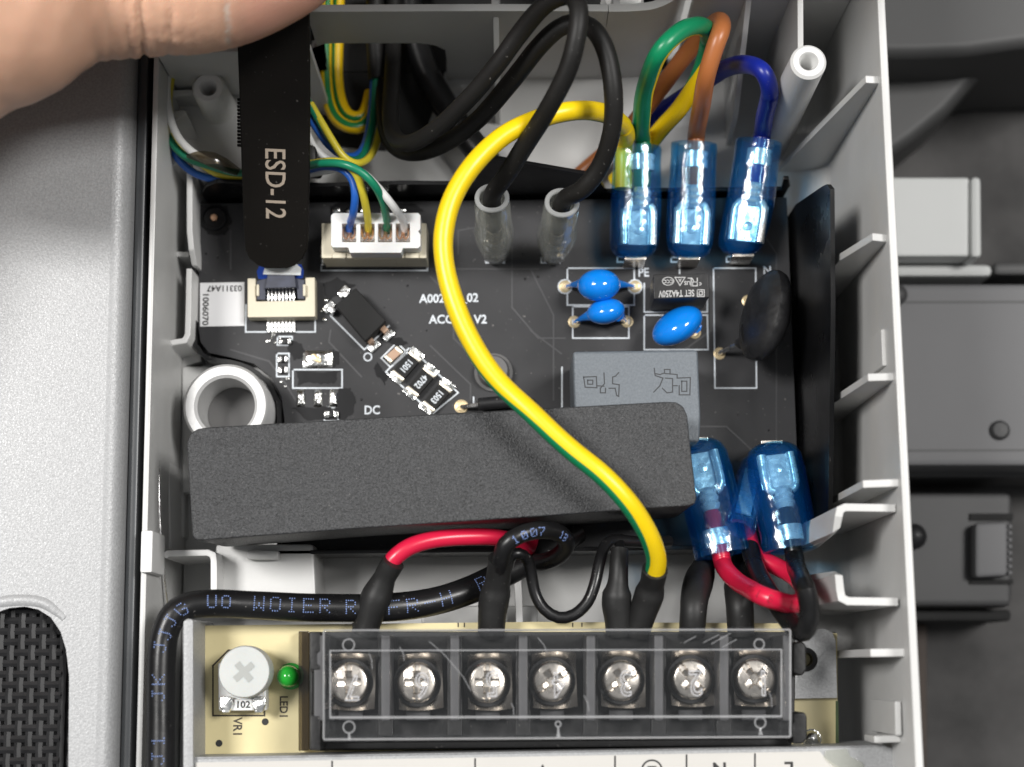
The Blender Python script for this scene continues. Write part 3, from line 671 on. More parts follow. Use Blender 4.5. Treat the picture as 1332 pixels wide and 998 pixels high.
# ---- flat flex connector
def rect(x0, y0, x1, y1): return [(x0, y0), (x1, y0), (x1, y1), (x0, y1)]
fp = part('flex_connector', MB().px([(322, 362), (332.5, 362), (333, 392), (397, 391), (397, 361), (409.5, 361), (410, 412), (322, 413)], Z_PCB, 14.6), 'cream_plastic', pcb, bevel=0.12)
lat = MB().px([(334, 365), (346, 362), (386, 362), (396, 364), (396, 389), (387, 389), (386, 375), (345, 376), (345, 390), (334, 390)], 13.0, 15.0)
lt = part('latch_bar', lat, 'navy_plastic', fp, bevel=0.12)
part('latch_bar_raised', MB().px([(348, 355), (383, 355), (385, 374), (345, 375)], 15.02, 15.8), 'navy_plastic', fp, bevel=0.15)
legend('F LEX', 364, 367, 5, 0, 'chip_black', 15.8, 1.4, fp, 'moulded_mark') if False else None
sp = None
for i in range(8):
    x = 349 + i * 4.72; kk = scale_at(x, 385, 14)
    if sp is None:
        sp = part('spring_contact', MB().px(rect(x - 1.1, 376, x + 1.1, 393), 13.2, 14.3), 'tin', fp, bevel=0.05)
        sl = part('solder_lead', MB().px(rect(x - 1.5, 412, x + 1.5, 432), Z_PCB + 0.02, 12.35), 'tin', fp, bevel=0.06)
        sn = part('solder_fillet', MB().px(rect(x - 1.8, 425, x + 1.8, 433), Z_PCB + 0.03, 12.55), 'solder', fp, bevel=0.12)
    else:
        dx = (P(x, 400, 14) - P(349, 400, 14)); 
        for s_ in (sp, sl, sn): inst(s_, fp, (dx.x, 0, 0))
part('contact_bed', MB().px(rect(345, 377, 386, 392), 12.4, 13.1), 'chip_black', fp)
for x0, x1 in ((333.5, 337), (394, 397.5)): part('hold_down_tab', MB().px(rect(x0, 370, x1, 385), 13, 15.2), 'cream_plastic', fp, bevel=0.08)
# ---- four-way wire header with its plug
hd = part('header_socket', MB().px(rect(418, 290, 555, 336), Z_PCB + 0.3, 18.2), 'cream_plastic', pcb, bevel=0.2)
for x in (419, 553): part('solder_tab', MB().px(rect(x - 3, 318, x + 3, 346), Z_PCB, 13.2), 'solder', hd, bevel=0.3)
part('side_latch', MB().px(rect(432, 328, 450, 336), 16, 18.6), 'cream_plastic', hd, bevel=0.2); part('side_latch', MB().px(rect(527, 328, 545, 336), 16, 18.6), 'cream_plastic', hd, bevel=0.2)
part('key_slot', MB().px(rect(460, 331, 515, 337), 13.5, 18.0), 'cream_plastic', hd, bevel=0.2)
part('header_foot', MB().px(rect(420, 336, 554, 347.5), Z_PCB + 0.05, 13.0), 'chip_black', hd)
zp = 21.0
outer = PX([(434, 277), (544, 277), (547, 280), (547, 298), (544, 301), (547, 305), (547, 320), (544, 323), (524, 323), (522, 329), (455, 329), (453, 322), (433, 322), (430.5, 319), (430.5, 280)], zp)
cells = [PX(rect(x - 9.3, 291, x + 9.3, 315), zp) for x in (454, 478, 501, 524)]
pl = part('plug', holed(outer, cells, 17.0, zp), 'white_plastic', hd, bevel=0.08)
for i, x in enumerate((454, 478, 501, 524)):
    cc = part('crimp_contact', MB().px(rect(x - 8.6, 292, x + 8.6, 314), 18.0, 18.4), 'tin', hd)
    for sgn in (-1, 1):
        path = [P(x + sgn * 6.6, 297, 19.2), P(x + sgn * 7.4, 303, 19.9), P(x + sgn * 6.0, 309, 20.2), P(x + sgn * 3.0, 310.5, 20.1), P(x + sgn * 1.2, 306, 19.6), P(x + sgn * 1.0, 300, 19.0)]
        part('crimp_wing', MB().tube(spline(path, 0.2), 0.14, 6), 'copper', cc)
for x in (437, 455, 473, 500, 523): part('solder_joint', MB().px([(x - 6, 270), (x + 5, 269), (x + 6, 276), (x - 5, 278)], Z_PCB, 12.7), 'solder', pcb, bevel=0.25)
# ---- ceramic disc capacitors
def disc_cap(px, py, lpx, wpx, deg, z, holes, lift=0):
    k = scale_at(px, py, z); c = P(px, py, z)
    mb = MB(); mb.lathe([(math.sin(a * math.pi / 16) + (0.004 if a in (0, 16) else 0), -math.cos(a * math.pi / 16)) for a in range(17)], (0, 0, 0), 32)
    mt = Matrix.Translation(c) @ Matrix.Rotation(math.radians(deg), 4, 'Z') @ Matrix.Rotation(math.radians(20), 4, 'X') @ Matrix.Diagonal((lpx * k / 2, wpx * k / 2, lpx * k / 2.15, 1))
    o = part('disc_capacitor', mb.move(mt), 'capacitor_blue', pcb)
    for hx, hy in holes:
        h = P(hx, hy, Z_PCB + 0.1); dirv = (c - h); e = c + Vector((-dirv.x, -dirv.y, 0)).normalized() * (lpx * k * 0.33) + Vector((0, 0, -1.0))
        pts = spline([h + Vector((0, 0, -0.6)), h + Vector((0, 0, 0.3)), h.lerp(e, 0.5) + Vector((0, 0, 0.5)), e], 0.25)
        part('coated_lead', MB().tube(pts, lerp_list([0.28, 0.3, 0.55, 1.0], len(pts)), 10), 'capacitor_blue', o)
    return o
disc_cap(779, 371, 56, 42, 3, 17.5, [(738, 373), (823, 373)])
disc_cap(788, 405, 50, 33, 12, 16.5, [(749, 418.5), (813, 418)])
disc_cap(881, 424, 72, 42, 33, 17.5, [(902, 433)])
def eyelet(px, py, r=8.0):
    c = P(px, py, Z_PCB); k = scale_at(px, py, Z_PCB)
    e = part('plated_hole', MB().lathe([(r * k, 0.02), (r * k, 0.12), (r * 0.8 * k, 0.2), (r * 0.52 * k, 0.1), (r * 0.48 * k, -0.6), (0.01, -0.6)], c, 24), 'gold_ring', pcb)
    part('hole_fill', MB().lathe([(r * 0.45 * k, -0.58), (r * 0.45 * k, -0.2), (0.01, -0.15)], c, 16), 'chip_black', e)
for p in ((735, 373), (826, 373), (747, 419), (815.6, 418.5), (903.5, 433), (973, 392), (936, 460)): eyelet(*p)
eyelet(600, 529, 9)
# ---- fuse
fz = part('fuse_block', MB().px([(850, 357), (921, 355.5), (922.5, 387), (850.5, 389)], Z_PCB + 0.4, 20.2), 'chip_black', pcb, bevel=0.15)
legend('SET T4A250V', 880, 381.5, 8.5, 181, 'chip_print', 20.22, 0.66, fz)
lg = MB()
frame_lines(lg, rect(907, 377, 916, 386), 20.22, 1.0, t=0.02); frame_lines(lg, rect(909.5, 379, 913.5, 384), 20.23, 1.3, t=0.02)
frame_lines(lg, [(878, 361), (891, 361), (884.5, 371.5)], 20.22, 1.2, t=0.02)
frame_lines(lg, [(869 + 7.5 * math.cos(a * 0.449), 366 + 5.2 * math.sin(a * 0.449)) for a in range(14)], 20.22, 1.0, t=0.02)
part('printed_emblem', lg, 'chip_print', fz)
legend('CCC', 869, 366, 4.6, 180, 'chip_print', 20.22, 0.9, fz); legend('A', 884.5, 364.5, 4, 180, 'chip_print', 20.22, 1, fz); legend('US', 894, 368, 5, 180, 'chip_print', 20.22, 1, fz); legend('c', 911, 370, 5.5, 180, 'chip_print', 20.22, 1, fz)
ru = MB(); frame_lines(ru, [(907, 362), (907, 372), (901, 372), (901, 367), (907, 367)], 20.22, 1.2, False, 0.02); frame_lines(ru, [(903, 367), (900, 362)], 20.22, 1.2, False, 0.02); frame_lines(ru, [(899, 372), (899, 362), (895, 362)], 20.24, 1.2, False, 0.02)
part('printed_emblem', ru, 'chip_print', fz)
# ---- relay
zr_ = 26.0
rl = part('relay', MB().px([(745, 457), (908, 455), (911.5, 541), (910, 575), (748, 575)], Z_PCB + 0.3, zr_), 'relay_grey', pcb, bevel=0.45, segs=3)
gl = MB()
def zl(pts): frame_lines(gl, [(660 + x / 3.025, 330 + y / 3.025) for x, y in pts], zr_ - 0.005, 1.5, False, 0.02)
zl([(578, 452), (580, 472), (600, 476), (618, 470), (618, 456), (640, 456), (640, 474)]); zl([(580, 472), (582, 480), (612, 490), (600, 520), (576, 545)]); zl([(620, 472), (668, 476), (668, 490), (720, 488), (718, 556), (676, 556), (676, 520)])
zl([(622, 490), (650, 492), (650, 545), (628, 548), (610, 530)]); zl([(686, 502), (706, 502), (706, 542), (686, 542), (686, 502)]); zl([(650, 520), (668, 520)])
zl([(438, 468), (426, 482), (414, 486), (414, 512), (440, 516), (438, 562), (430, 558), (424, 530), (400, 530)]); zl([(380, 470), (382, 512), (366, 530), (366, 548), (386, 548), (386, 530)]); zl([(300, 486), (350, 484), (352, 528), (306, 526), (300, 486)]); zl([(316, 498), (336, 498), (336, 514), (316, 514), (316, 498)]); zl([(352, 520), (380, 522)])
part('moulded_emblem', gl, 'groove_shade', rl)
# ---- varistor disc
c = P(996, 411, 20.5); e1 = (P(1010, 352, 20.5) - P(986, 474, 20.5)).normalized(); lean = Vector((0.36, 0.10, 0.93)); lean = (lean - e1 * lean.dot(e1)).normalized(); nn = e1.cross(lean)
mb = MB(); prof = [(0.004, -1.0)] + [(math.sin(math.acos(h)) ** 0.62, h) for h in (-0.96, -0.85, -0.65, -0.35, 0, 0.35, 0.65, 0.85, 0.96)] + [(0.004, 1.0)]
mb.lathe(prof, (0, 0, 0), 40)
mt = Matrix((e1, lean, nn)).transposed().to_4x4(); mt = Matrix.Translation(c) @ mt @ Matrix.Diagonal((6.7, 5.4, 2.3, 1))
mb.v = [p * (1 + 0.10 * noise.noise(p * 1.3 + Vector((4, 2, 0)))) for p in mb.v]
vr = part('varistor_disc', mb.move(mt), 'varistor_black', pcb)
for h, e, in ((P(936, 460, 12), P(966, 445, 17)), (P(973, 392, 12), P(985, 395, 16.5))):
    part('varistor_lead', MB().tube(spline([h, h + Vector((0, 0, 0.6)), h.lerp(e, 0.55) + Vector((0, 0, 0.6)), e], 0.3), 0.33, 8), 'tin', vr)
pts = spline([P(958, 447, 16.2), P(968, 446, 17.2), P(980, 440, 18.5)], 0.3); part('epoxy_neck', MB().tube(pts, lerp_list([0.45, 1.2, 2.6], len(pts)), 12), 'varistor_black', vr)
# ---- small soldered chips
def chip(name, cx, cy, lpx, wpx, deg, z1, m, ends=None, ew=0.28, parent=None):
    k = scale_at(cx, cy, z1); c = P(cx, cy, 0); c = P(cx, cy, z1)
    mt = Matrix.Translation((c.x, c.y, 0)) @ Matrix.Rotation(math.radians(deg), 4, 'Z')
    L, W = lpx * k / 2, wpx * k / 2; e = L * ew * 2 if ends else 0
    o = part(name, MB().box((-L + e, -W, Z_PCB + 0.06), (L - e, W, z1)).move(mt), m, parent or pcb, bevel=0.06)
    if ends:
        for s_ in (-1, 1):
            part('end_cap', MB().box((s_ * (L - e), -W * 1.02, Z_PCB + 0.05), (s_ * L, W * 1.02, z1 + 0.02)).move(mt), ends, o, bevel=0.06)
    return o, mt, k
for cx, cy, tx in ((528.5, 476, '1501'), (547.5, 496.5, '4702'), (568.5, 516, '1503')):
    o, mt, k = chip('chip_resistor', cx, cy, 38, 18, 49, 13.3, 'void_black', 'cap_tin', 0.12)
    part('printed_value', text_mb(tx, 8.0 * k, Matrix.Translation((P(cx, cy, 13.32).x, P(cx, cy, 13.32).y, 13.33)) @ Matrix.Rotation(math.radians(229), 4, 'Z') @ Matrix.Diagonal((0.85, 1, 1, 1))), 'silkscreen', o)
    for s_ in (-1, 1):
        cpx = (cx + s_ * 14.0, cy - s_ * 16.0); part('solder_fillet', MB().box((-1.15, -0.5, 0), (1.15, 0.5, 0.3)).move(Matrix.Translation((P(cpx[0], cpx[1], 12).x, P(cpx[0], cpx[1], 12).y, 12.04)) @ Matrix.Rotation(math.radians(-41), 4, 'Z')), 'solder', o, bevel=0.3)
chip('chip_capacitor', 512, 461, 22, 11, 41, 13.2, 'brown_ceramic', 'cap_tin', 0.2)
chip('chip_resistor', 370.5, 443.5, 15, 8, 0, 12.6, 'chip_black', 'solder', 0.24)
chip('chip_resistor', 368, 467, 12, 7.5, 0, 12.6, 'chip_black', 'solder', 0.3); chip('chip_resistor', 368, 481, 12, 7.5, 0, 12.6, 'chip_black', 'solder', 0.3)
chip('chip_resistor', 431, 539, 18, 8, 0, 12.6, 'chip_black', 'solder', 0.3)
random.seed(11)
def pad(x0, y0, x1, y1, h=0.4, bulge=True):
    n = 9; mb = MB(); vs = []; a, b = P(x0, y1, Z_PCB), P(x1, y0, Z_PCB)
    for j in range(n):
        for i in range(n):
            u, v = i / (n - 1), j / (n - 1); e = min(u, 1 - u, v, 1 - v)
            z = Z_PCB + 0.04 + (0 if e == 0 else h * (min(1, e * 4) ** 0.6) * random.uniform(0.6, 1.15))
            vs.append((a.x + (b.x - a.x) * u + (random.uniform(-.06, .06) if 0 < u < 1 else 0), a.y + (b.y - a.y) * v, z))
    mb.add(vs, [(j * n + i, j * n + i + 1, (j + 1) * n + i + 1, (j + 1) * n + i) for j in range(n - 1) for i in range(n - 1)])
    return part('solder_pad', mb, 'solder', pcb, smooth=60)
pad(394, 456, 433, 479, 0.45)
for x0, x1 in ((386, 397), (408, 419), (428.5, 439.5)): pad(x0, 507, x1, 530, 0.5)
c = P(412, 467, 12); part('flux_residue', MB().lathe([(0.9, 0.4), (0.8, 0.62), (0.4, 0.7), (0.01, 0.72)], c, 14, sx=0.5), 'gold_ring', pcb)
for x, y in ((349, 444), (354, 440), (358, 446), (356, 436), (366, 497), (374, 493), (371, 503), (358, 432), (427, 396), (431, 404), (424, 391), (418, 405), (422, 416)):
    c = P(x, y, Z_PCB); r = random.uniform(0.18, 0.36); part('solder_dot', MB().lathe([(r, 0.02), (r * 0.8, 0.2), (0.01, 0.3)], c, 8), 'solder', pcb)
# rectifier at 45 degrees
br = part('bridge_rectifier', MB().px([(436, 397), (462, 374), (502, 417), (475, 444)], Z_PCB + 0.25, 15.2), 'void_black', pcb, bevel=0.25)
for x, y in ((487, 451), (505.5, 437), (428, 400), (447, 380)):
    c = P(x, y, 12); part('rectifier_lead', MB().box((-0.95, -0.55, 0.05), (0.95, 0.55, 0.5)).move(Matrix.Translation(c) @ Matrix.Rotation(math.radians(45 if x > 470 else 45), 4, 'Z')), 'solder', br, bevel=0.2)
    d = -1 if x > 470 else 1
    part('rectifier_lead', MB().box((-0.45, -0.5, 0.3), (0.45, 0.5, 1.6)).move(Matrix.Translation(P(x - 5 * (1 if x > 470 else -1), y - 6 * (1 if x > 470 else -1), 12)) @ Matrix.Rotation(math.radians(45), 4, 'Z')), 'brown_ceramic' if x > 470 else 'tin', br, bevel=0.1)
# axial diode and a dark round component
a, b = P(622, 526, 13.6), P(676, 521, 13.6)
ad = part('axial_diode', MB().tube([a, a.lerp(b, 0.02), a.lerp(b, 0.98), b], [0.75, 0.9, 0.9, 0.75], 20), 'chip_black', pcb)
part('cathode_band', MB().tube([a.lerp(b, 0.80), a.lerp(b, 0.92)], 0.915, 20), 'chip_print', ad)
part('diode_lead', MB().tube(spline([P(600, 529, 12), P(602, 529, 13.2), P(612, 528, 13.6), P(624, 526, 13.6)], 0.3), 0.3, 8), 'tin', ad)
part('diode_lead', MB().tube(spline([P(676, 521, 13.6), P(686, 520, 13.6), P(692, 520, 12)], 0.3), 0.3, 8), 'tin', ad)
c = P(642, 485, Z_PCB); k = scale_at(642, 485, Z_PCB); part('round_inductor', MB().lathe([(25 * k, 0.02), (25 * k, 0.4), (21 * k, 0.5), (20 * k, 2.0), (18 * k, 2.4), (0.01, 2.45)], c, 36), 'charcoal_plastic', pcb)
# specks of flux and dust
random.seed(5)
for x, y in ((283, 335), (292, 384), (268, 330), (530, 372), (700, 360), (683, 363), (960, 600), (585, 365), (470, 520), (680, 330), (610, 455), (960, 540), (555, 430), (500, 400), (900, 480), (1000, 560)):
    c = P(x, y, Z_PCB); r = random.uniform(0.08, 0.2); part('flux_speck', MB().lathe([(r, 0.01), (r * 0.7, 0.1), (0.01, 0.12)], c, 6), 'coating_gloss', pcb)
# blade tabs that carry the push-on terminals are built with the wires
# ================================================================== black textured cover box
cov = thing('cover_box', P(570, 630, 18), 'black textured plastic cover box lying across the board', 'cover')
q = [(243, 582), (244, 572), (248, 564), (256, 558), (268, 556), (570, 538.5), (866, 522.5), (880, 523), (889, 529), (894, 540), (897, 570), (906, 648), (904, 655), (896, 658), (700, 672), (460, 688), (262, 703), (254, 702), (250, 697)]
topz = lambda x: 34.0 + 2.0 * (x - 243) / 660
tp_ = [P(x, y, topz(x)) for x, y in q]; n = len(q)
cen = sum(tp_, Vector()) / n
bt_ = [Vector((p.x, p.y, 19.5)) + Vector((0.9, 0.2, 0)) * (1 if p.x < cen.x else -0.6) for p in tp_]
mb = MB().add(bt_ + tp_, [list(range(n))[::-1], list(range(n, 2 * n))] + [(i, (i + 1) % n, n + (i + 1) % n, n + i) for i in range(n)])
part('cover_shell', mb, 'box_black', cov, bevel=0.22, segs=3)
# ================================================================== wires
def wire(name, pz, r, m, label, cat='wire', group=None, n=14, twist=None, ends=()):
    pts = wire_path(pz); N = len(pts); ph = random.uniform(0, 90)
    pts = [p + Vector((noise.noise(Vector((i_ * 0.09 + ph, 0, 0))), noise.noise(Vector((i_ * 0.09, ph, 0))), 0)) * 0.16 * min(1, i_ / 8, (N - 1 - i_) / 8) for i_, p in enumerate(pts)]
    t = thing(name, (pts[0] + Vector((0, 0, 0))), label, cat, group)
    rl_ = lerp_list(r, N); ph = random.uniform(0, 50); rl_ = [q * (1 + 0.035 * noise.noise(Vector((i_ * 0.11 + ph, ph, 0)))) for i_, q in enumerate(rl_)]
    part('insulation', MB().tube(pts, rl_, n, lerp_list(twist, N) if twist is not None else None), m, t)
    return t, pts
def basis(base, tip, wdir=(1, 0, 0)):
    """local frame: y along base->tip, x = width, z = towards the viewer"""
    ax = (tip - base); L = ax.length; ax.normalize(); wd = Vector(wdir); wd = (wd - ax * wd.dot(ax)).normalized(); nn = wd.cross(ax)
    return Matrix.Translation(base) @ Matrix((wd, ax, nn)).transposed().to_4x4(), L
def superring(w, d, y, n=28, e=2.05, ox=0.0):
    out = []
    for k in range(n):
        a = 2 * math.pi * k / n; c, s = math.cos(a), math.sin(a)
        out.append(Vector((ox + w / 2 * math.copysign(abs(c) ** (2 / e), c), y, d / 2 * math.copysign(abs(s) ** (2 / e), s))))
    return out
def sleeve_shell(stations, wall, n=28, side=0.0):
    """closed rounded end at the first station, open mouth at the last; real wall thickness"""
    rings = [superring(w, d, y, n, ox=ox) for y, w, d, ox in stations]
    inner = [superring(max(0.2, w - 2 * wall - 2 * side), max(0.2, d - 2 * wall), y if i else y + wall, n, ox=ox) for i, (y, w, d, ox) in enumerate(stations)]
    allr = rings + inner[::-1]; vs = [p for r in allr for p in r]; fs = []
    for i in range(len(allr) - 1):
        fs += [(i * n + k, i * n + (k + 1) % n, (i + 1) * n + (k + 1) % n, (i + 1) * n + k) for k in range(n)]
    fs.append(list(range(n))[::-1]); fs.append([(len(allr) - 1) * n + k for k in range(n)])
    return MB().add(vs, fs)
def push_on(parent, base, tip, colour, width=6.9, depth=5.0, side=(1, 0, 0), wire_r=1.24, ox=0.0, collar=0.0, wx=0.0, yellow_too=False):
    """blue sleeved push-on terminal: sleeve, blade receptacle, barrel crimp, insulation crimp"""
    mt, L = basis(base, tip, side); s = L / 21.0
    st = [(0.0, width * 0.30, depth * 0.30, ox), (0.5, width * 0.62, depth * 0.62, ox), (1.4, width * 0.84, depth * 0.84, ox * .9), (3.0, width * 0.96, depth * 0.97, ox * .6), (6.0, width, depth, ox * .3), (10, width * 1.0, depth * 1.0, 0),
          (14, width * 0.98, depth * 0.98, 0), (18, width * 0.95, depth * 0.96, 0), (20.2, width * 0.97, depth * 0.97, 0), (21, width * 0.95, depth * 0.95, 0)]
    st = [(y * s, w_, d_, o_) for y, w_, d_, o_ in st]
    slv = part('insulating_sleeve', sleeve_shell(st, 0.5, side=0.45).move(mt), 'sleeve_blue', parent, smooth=60)
    tm = part('blade_receptacle', MB().box((wx * 0.5 - 2.6, 2.6 * s, 0.3), (wx * 0.5 + 2.6, 9.3 * s, 0.7)).move(mt), 'terminal_tin', parent, bevel=0.15)
    for sg in (-1, 1):
        pts = [Vector((wx * 0.5 + sg * 1.95, 2.7 * s, 1.0)), Vector((wx * 0.5 + sg * 1.95, 8.6 * s, 1.0)), Vector((wx + sg * 1.2, 9.8 * s, 0.9))]
        part('curled_edge', MB().tube(spline(pts, 0.5), 0.62, 12).move(mt), 'terminal_tin', tm)
    part('locking_dimple', MB().lathe([(0.7, 0), (0.6, 0.25), (0.01, 0.35)], (wx * 0.5, 5.4 * s, 0.7), 16).move(mt), 'terminal_tin', tm)
    bar = [Vector((wx, y * s, 0.7)) for y in (9.2, 9.8, 10.4, 11.0, 11.6, 12.2, 12.8, 13.2)]
    part('barrel_crimp', MB().tube(bar, [1.1, 1.4, 1.2, 1.45, 1.22, 1.45, 1.25, 1.1], 16).move(mt), 'terminal_tin', tm)
    part('wire_end', MB().tube([Vector((wx, y * s, 0.45)) for y in (13.0, 13.2, 13.8, 17, 19, 21.5)], [0.4, 0.95, wire_r * 1.02, wire_r * 1.02, wire_r, wire_r], 20, twist=0.04).move(mt), colour, parent)
    # insulation crimp: open band wrapped over the wire
    mb = MB(); R = wire_r + 0.38; n = 18
    rows = []
    for y in (16.4 * s, 16.5 * s, 19.4 * s, 19.5 * s):
        rr = R if y in (16.5 * s, 19.4 * s) else R - 0.15
        rows.append([Vector((wx + rr * 1.12 * math.sin(math.radians(-150 + 300 * k / (n - 1))), y, 0.35 + rr * 0.95 * math.cos(math.radians(-150 + 300 * k / (n - 1))))) for k in range(n)])
    vs = [p for r in rows for p in r]; mb.add(vs, [(i * n + k, i * n + k + 1, (i + 1) * n + k + 1, (i + 1) * n + k) for i in range(3) for k in range(n - 1)])
    part('insulation_crimp', mb.move(mt), 'terminal_tin', tm, smooth=30)
    return mt, L
def tab(base):
    b = base; part('blade_tab', MB().box((b.x - 1.5, b.y - 0.25, Z_PCB + 0.05), (b.x + 1.5, b.y + 0.25, b.z + 0.9)), 'nickel', pcb, bevel=0.1)
def mouth(base, tip, wx, side=(1, 0, 0)):
    mt, L = basis(base, tip, side); s = L / 21.0
    return [mt @ Vector((wx, 20.8 * s, 0.45)), mt @ Vector((wx, 22.6 * s, 0.45))]
# ---- upper row of blue push-on terminals: base on the board, leaning back
UP = [((826, 338, 16.2), (829, 191, 18.0)), ((896, 338, 16.2), (903, 187, 18.0)), ((966, 334, 16.2), (987, 184, 18.0))]
b1, t1 = P(*UP[0][0]), P(*UP[0][1]); b2, t2 = P(*UP[1][0]), P(*UP[1][1]); b3, t3 = P(*UP[2][0]), P(*UP[2][1])
for b in (b1, b2, b3): tab(b)
gw, pts = wire('green_earth_wire', mouth(b1, t1, 0.7) + [(834, 160, 24), (840, 112, 33), (857, 70, 40), (884, 42, 40), (908, 34, 38), (921, 42, 34), (920, 66, 30), (907, 104, 26), (886, 138, 22), (860, 168, 18), (830, 205, 13), (800, 236, 9)],
               1.24, 'earth_green', 'green and yellow earth wire arching out of the leftmost upper blue sleeve', twist=[-0.09, -0.09, -0.09, -0.08, -0.06, 0.02, 0.2, 0.35, 0.5, 0.55, 0.52, 0.5])
push_on(gw, b1, t1, 'earth_green', wx=0.7, ox=-0.3, width=7.2)
bw, pts = wire('brown_wire', mouth(b2, t2, 0.2) + [(910, 150, 25), (918, 105, 34), (930, 62, 37), (938, 38, 37), (936, 28, 33), (922, 36, 28), (896, 66, 24), (868, 104, 20), (838, 142, 16), (806, 182, 12), (768, 216, 9), (740, 240, 8)],
               1.24, 'wire_brown', 'brown wire rising from the middle upper blue sleeve and doubling back')
push_on(bw, b2, t2, 'wire_brown', wx=0.2)
cw, pts = wire('blue_wire', mouth(b3, t3, 0.4, (0.97, -0.0, 0.25)) + [(995, 150, 25), (1001, 118, 32), (992, 93, 34), (970, 84, 31), (946, 88, 27), (920, 104, 22), (888, 126, 17), (850, 152, 12), (820, 176, 8)],
               1.24, 'wire_blue', 'dark blue wire hooking over from the rightmost upper blue sleeve')
push_on(cw, b3, t3, 'wire_blue', wx=0.4, ox=-0.8, side=(0.97, -0.0, 0.25))
# ---- yellow earth wire looping down to the terminal strip, with heat-shrink end
yw, pts = wire('yellow_earth_wire', [mouth(b1, t1, -1.9)[0] + (b1 - t1).normalized() * 6, mouth(b1, t1, -1.9)[0], (814, 174, 23), (804, 158, 28.5), (778, 146, 35), (742, 144, 38.5), (700, 155, 39.5), (655, 178, 41), (616, 214, 42), (589, 258, 42), (577, 305, 42), (580, 352, 42), (594, 402, 42), (618, 452, 42), (652, 500, 42), (696, 543, 42.5), (744, 586, 42.5), (786, 620, 42.5), (820, 656, 41.5), (842, 692, 39), (852, 722, 36.2), (852, 741, 34.2), (848, 760, 32), (843, 778, 30.6)],
               1.29, 'earth_yellow', 'yellow earth wire with green stripe looping left across the board', twist=[-0.05, -0.1, 0.0, 0.05, 0.08, 0.04, 0.0, -0.02, -0.05, -0.12, -0.18, -0.24, -0.25, -0.24, -0.20, -0.18])
def shrink(parent, pz, r, flat=1.0):
    pts = wire_path(pz, 0.4); o = part('heat_shrink_tube', MB().tube(pts, lerp_list(r, len(pts)), 18, flat=flat), 'heat_shrink', parent); return o
shrink(yw, [(852, 741, 34.2), (848, 760, 32), (843, 778, 30.6), (836, 798, 29.6), (828, 826, 28.5)], [1.66, 1.62, 1.58, 1.95, 1.9, 1.8, 1.7, 1.65])
# ---- two black wires with clear sleeves
def clear_sleeve(parent, base, tip):
    mt, L = basis(base, tip)
    g = 1.1
    prof = [(0.0, 1.9), (0.4, 2.5), (3.5, 3.9), (7.5, 5.0), (9.5, 5.1), (11.5, 4.75), (13, 4.5), (L - 2.2, 4.4), (L - 2.0, 4.2), (L, 4.2)]
    prof = [(y * L / 19.5 if y < 13.5 else y, w_ * g) for y, w_ in prof]
    rings = [superring(w_, w_ * 0.9, y, 28, 2.2) for y, w_ in prof]; inr = [superring(max(0.3, w_ - 1.3), max(0.3, w_ * 0.86 - 1.2), y + (0.5 if i == 0 else 0), 28, 2.2) for i, (y, w_) in enumerate(prof)]
    allr = rings + inr[::-1]; n = 28; vs = [p for r in allr for p in r]
    fs = [(i * n + k, i * n + (k + 1) % n, (i + 1) * n + (k + 1) % n, (i + 1) * n + k) for i in range(len(allr) - 1) for k in range(n)] + [list(range(n))[::-1], [(len(allr) - 1) * n + k for k in range(n)]]
    part('sleeve_rim', MB().tube([mt @ (p + Vector((0, 0.05, 0))) for p in superring(4.0, 3.6, L, 28, 2.1)] + [mt @ (superring(4.0, 3.6, L, 28, 2.1)[0] + Vector((0, 0.05, 0)))], 0.34, 8), 'cover_edge', parent)
    part('clear_sleeve', MB().add(vs, fs).move(mt), 'sleeve_clear', parent, smooth=50)
    tm = part('blade_receptacle', MB().box((-1.5, 0.8, -0.3), (1.5, 6.5, 0.3)).move(mt), 'tin', parent, bevel=0.15)
    for sg in (-1, 1): part('curled_edge', MB().tube([Vector((sg * 1.1, 1, 0.5)), Vector((sg * 1.1, 6, 0.5)), Vector((sg * 0.7, 7.2, 0.4))], 0.5, 10).move(mt), 'tin', tm)
    part('barrel_crimp', MB().tube([Vector((0, y, 0.1)) for y in (6.6, 7.4, 8.2, 9.0, 9.8, 11)], [0.7, 1.15, 0.95, 1.2, 1.0, 1.15], 14).move(mt), 'nickel', tm)
    part('wire_end', MB().tube([Vector((0, y, 0.1)) for y in (10.5, 10.8, L - 1)], [0.6, 1.05, 1.1], 14).move(mt), 'wire_black_matt', parent)
    return mt
W1b, W1t = P(645, 336, 12.6), P(640, 258, 32); W2b, W2t = P(719, 336, 12.6), P(731, 264, 32)
for b in (W1b, W2b): part('blade_tab', MB().box((b.x - 1.3, b.y - 0.4, Z_PCB + 0.05), (b.x + 1.3, b.y + 0.4, b.z + 1.5)), 'tin', pcb, bevel=0.1)
w1, pts = wire('black_wire', [W1b.lerp(W1t, 0.8), W1t + Vector((0.1, 0.3, 0.6)), (660, 226, 36), (690, 178, 41), (718, 132, 46), (740, 86, 49), (751, 44, 50.5), (753, 12, 50.5), (744, -4, 49), (728, -3, 48), (704, 12, 46), (676, 44, 43), (644, 88, 40), (608, 130, 36), (570, 165, 31), (536, 186, 26), (514, 180, 22), (508, 150, 18), (510, 100, 14), (512, 40, 11), (512, -20, 10)],
               1.22, 'wire_black_matt', 'matt black wire bending down into the left clear sleeve')
clear_sleeve(w1, W1b, W1t)
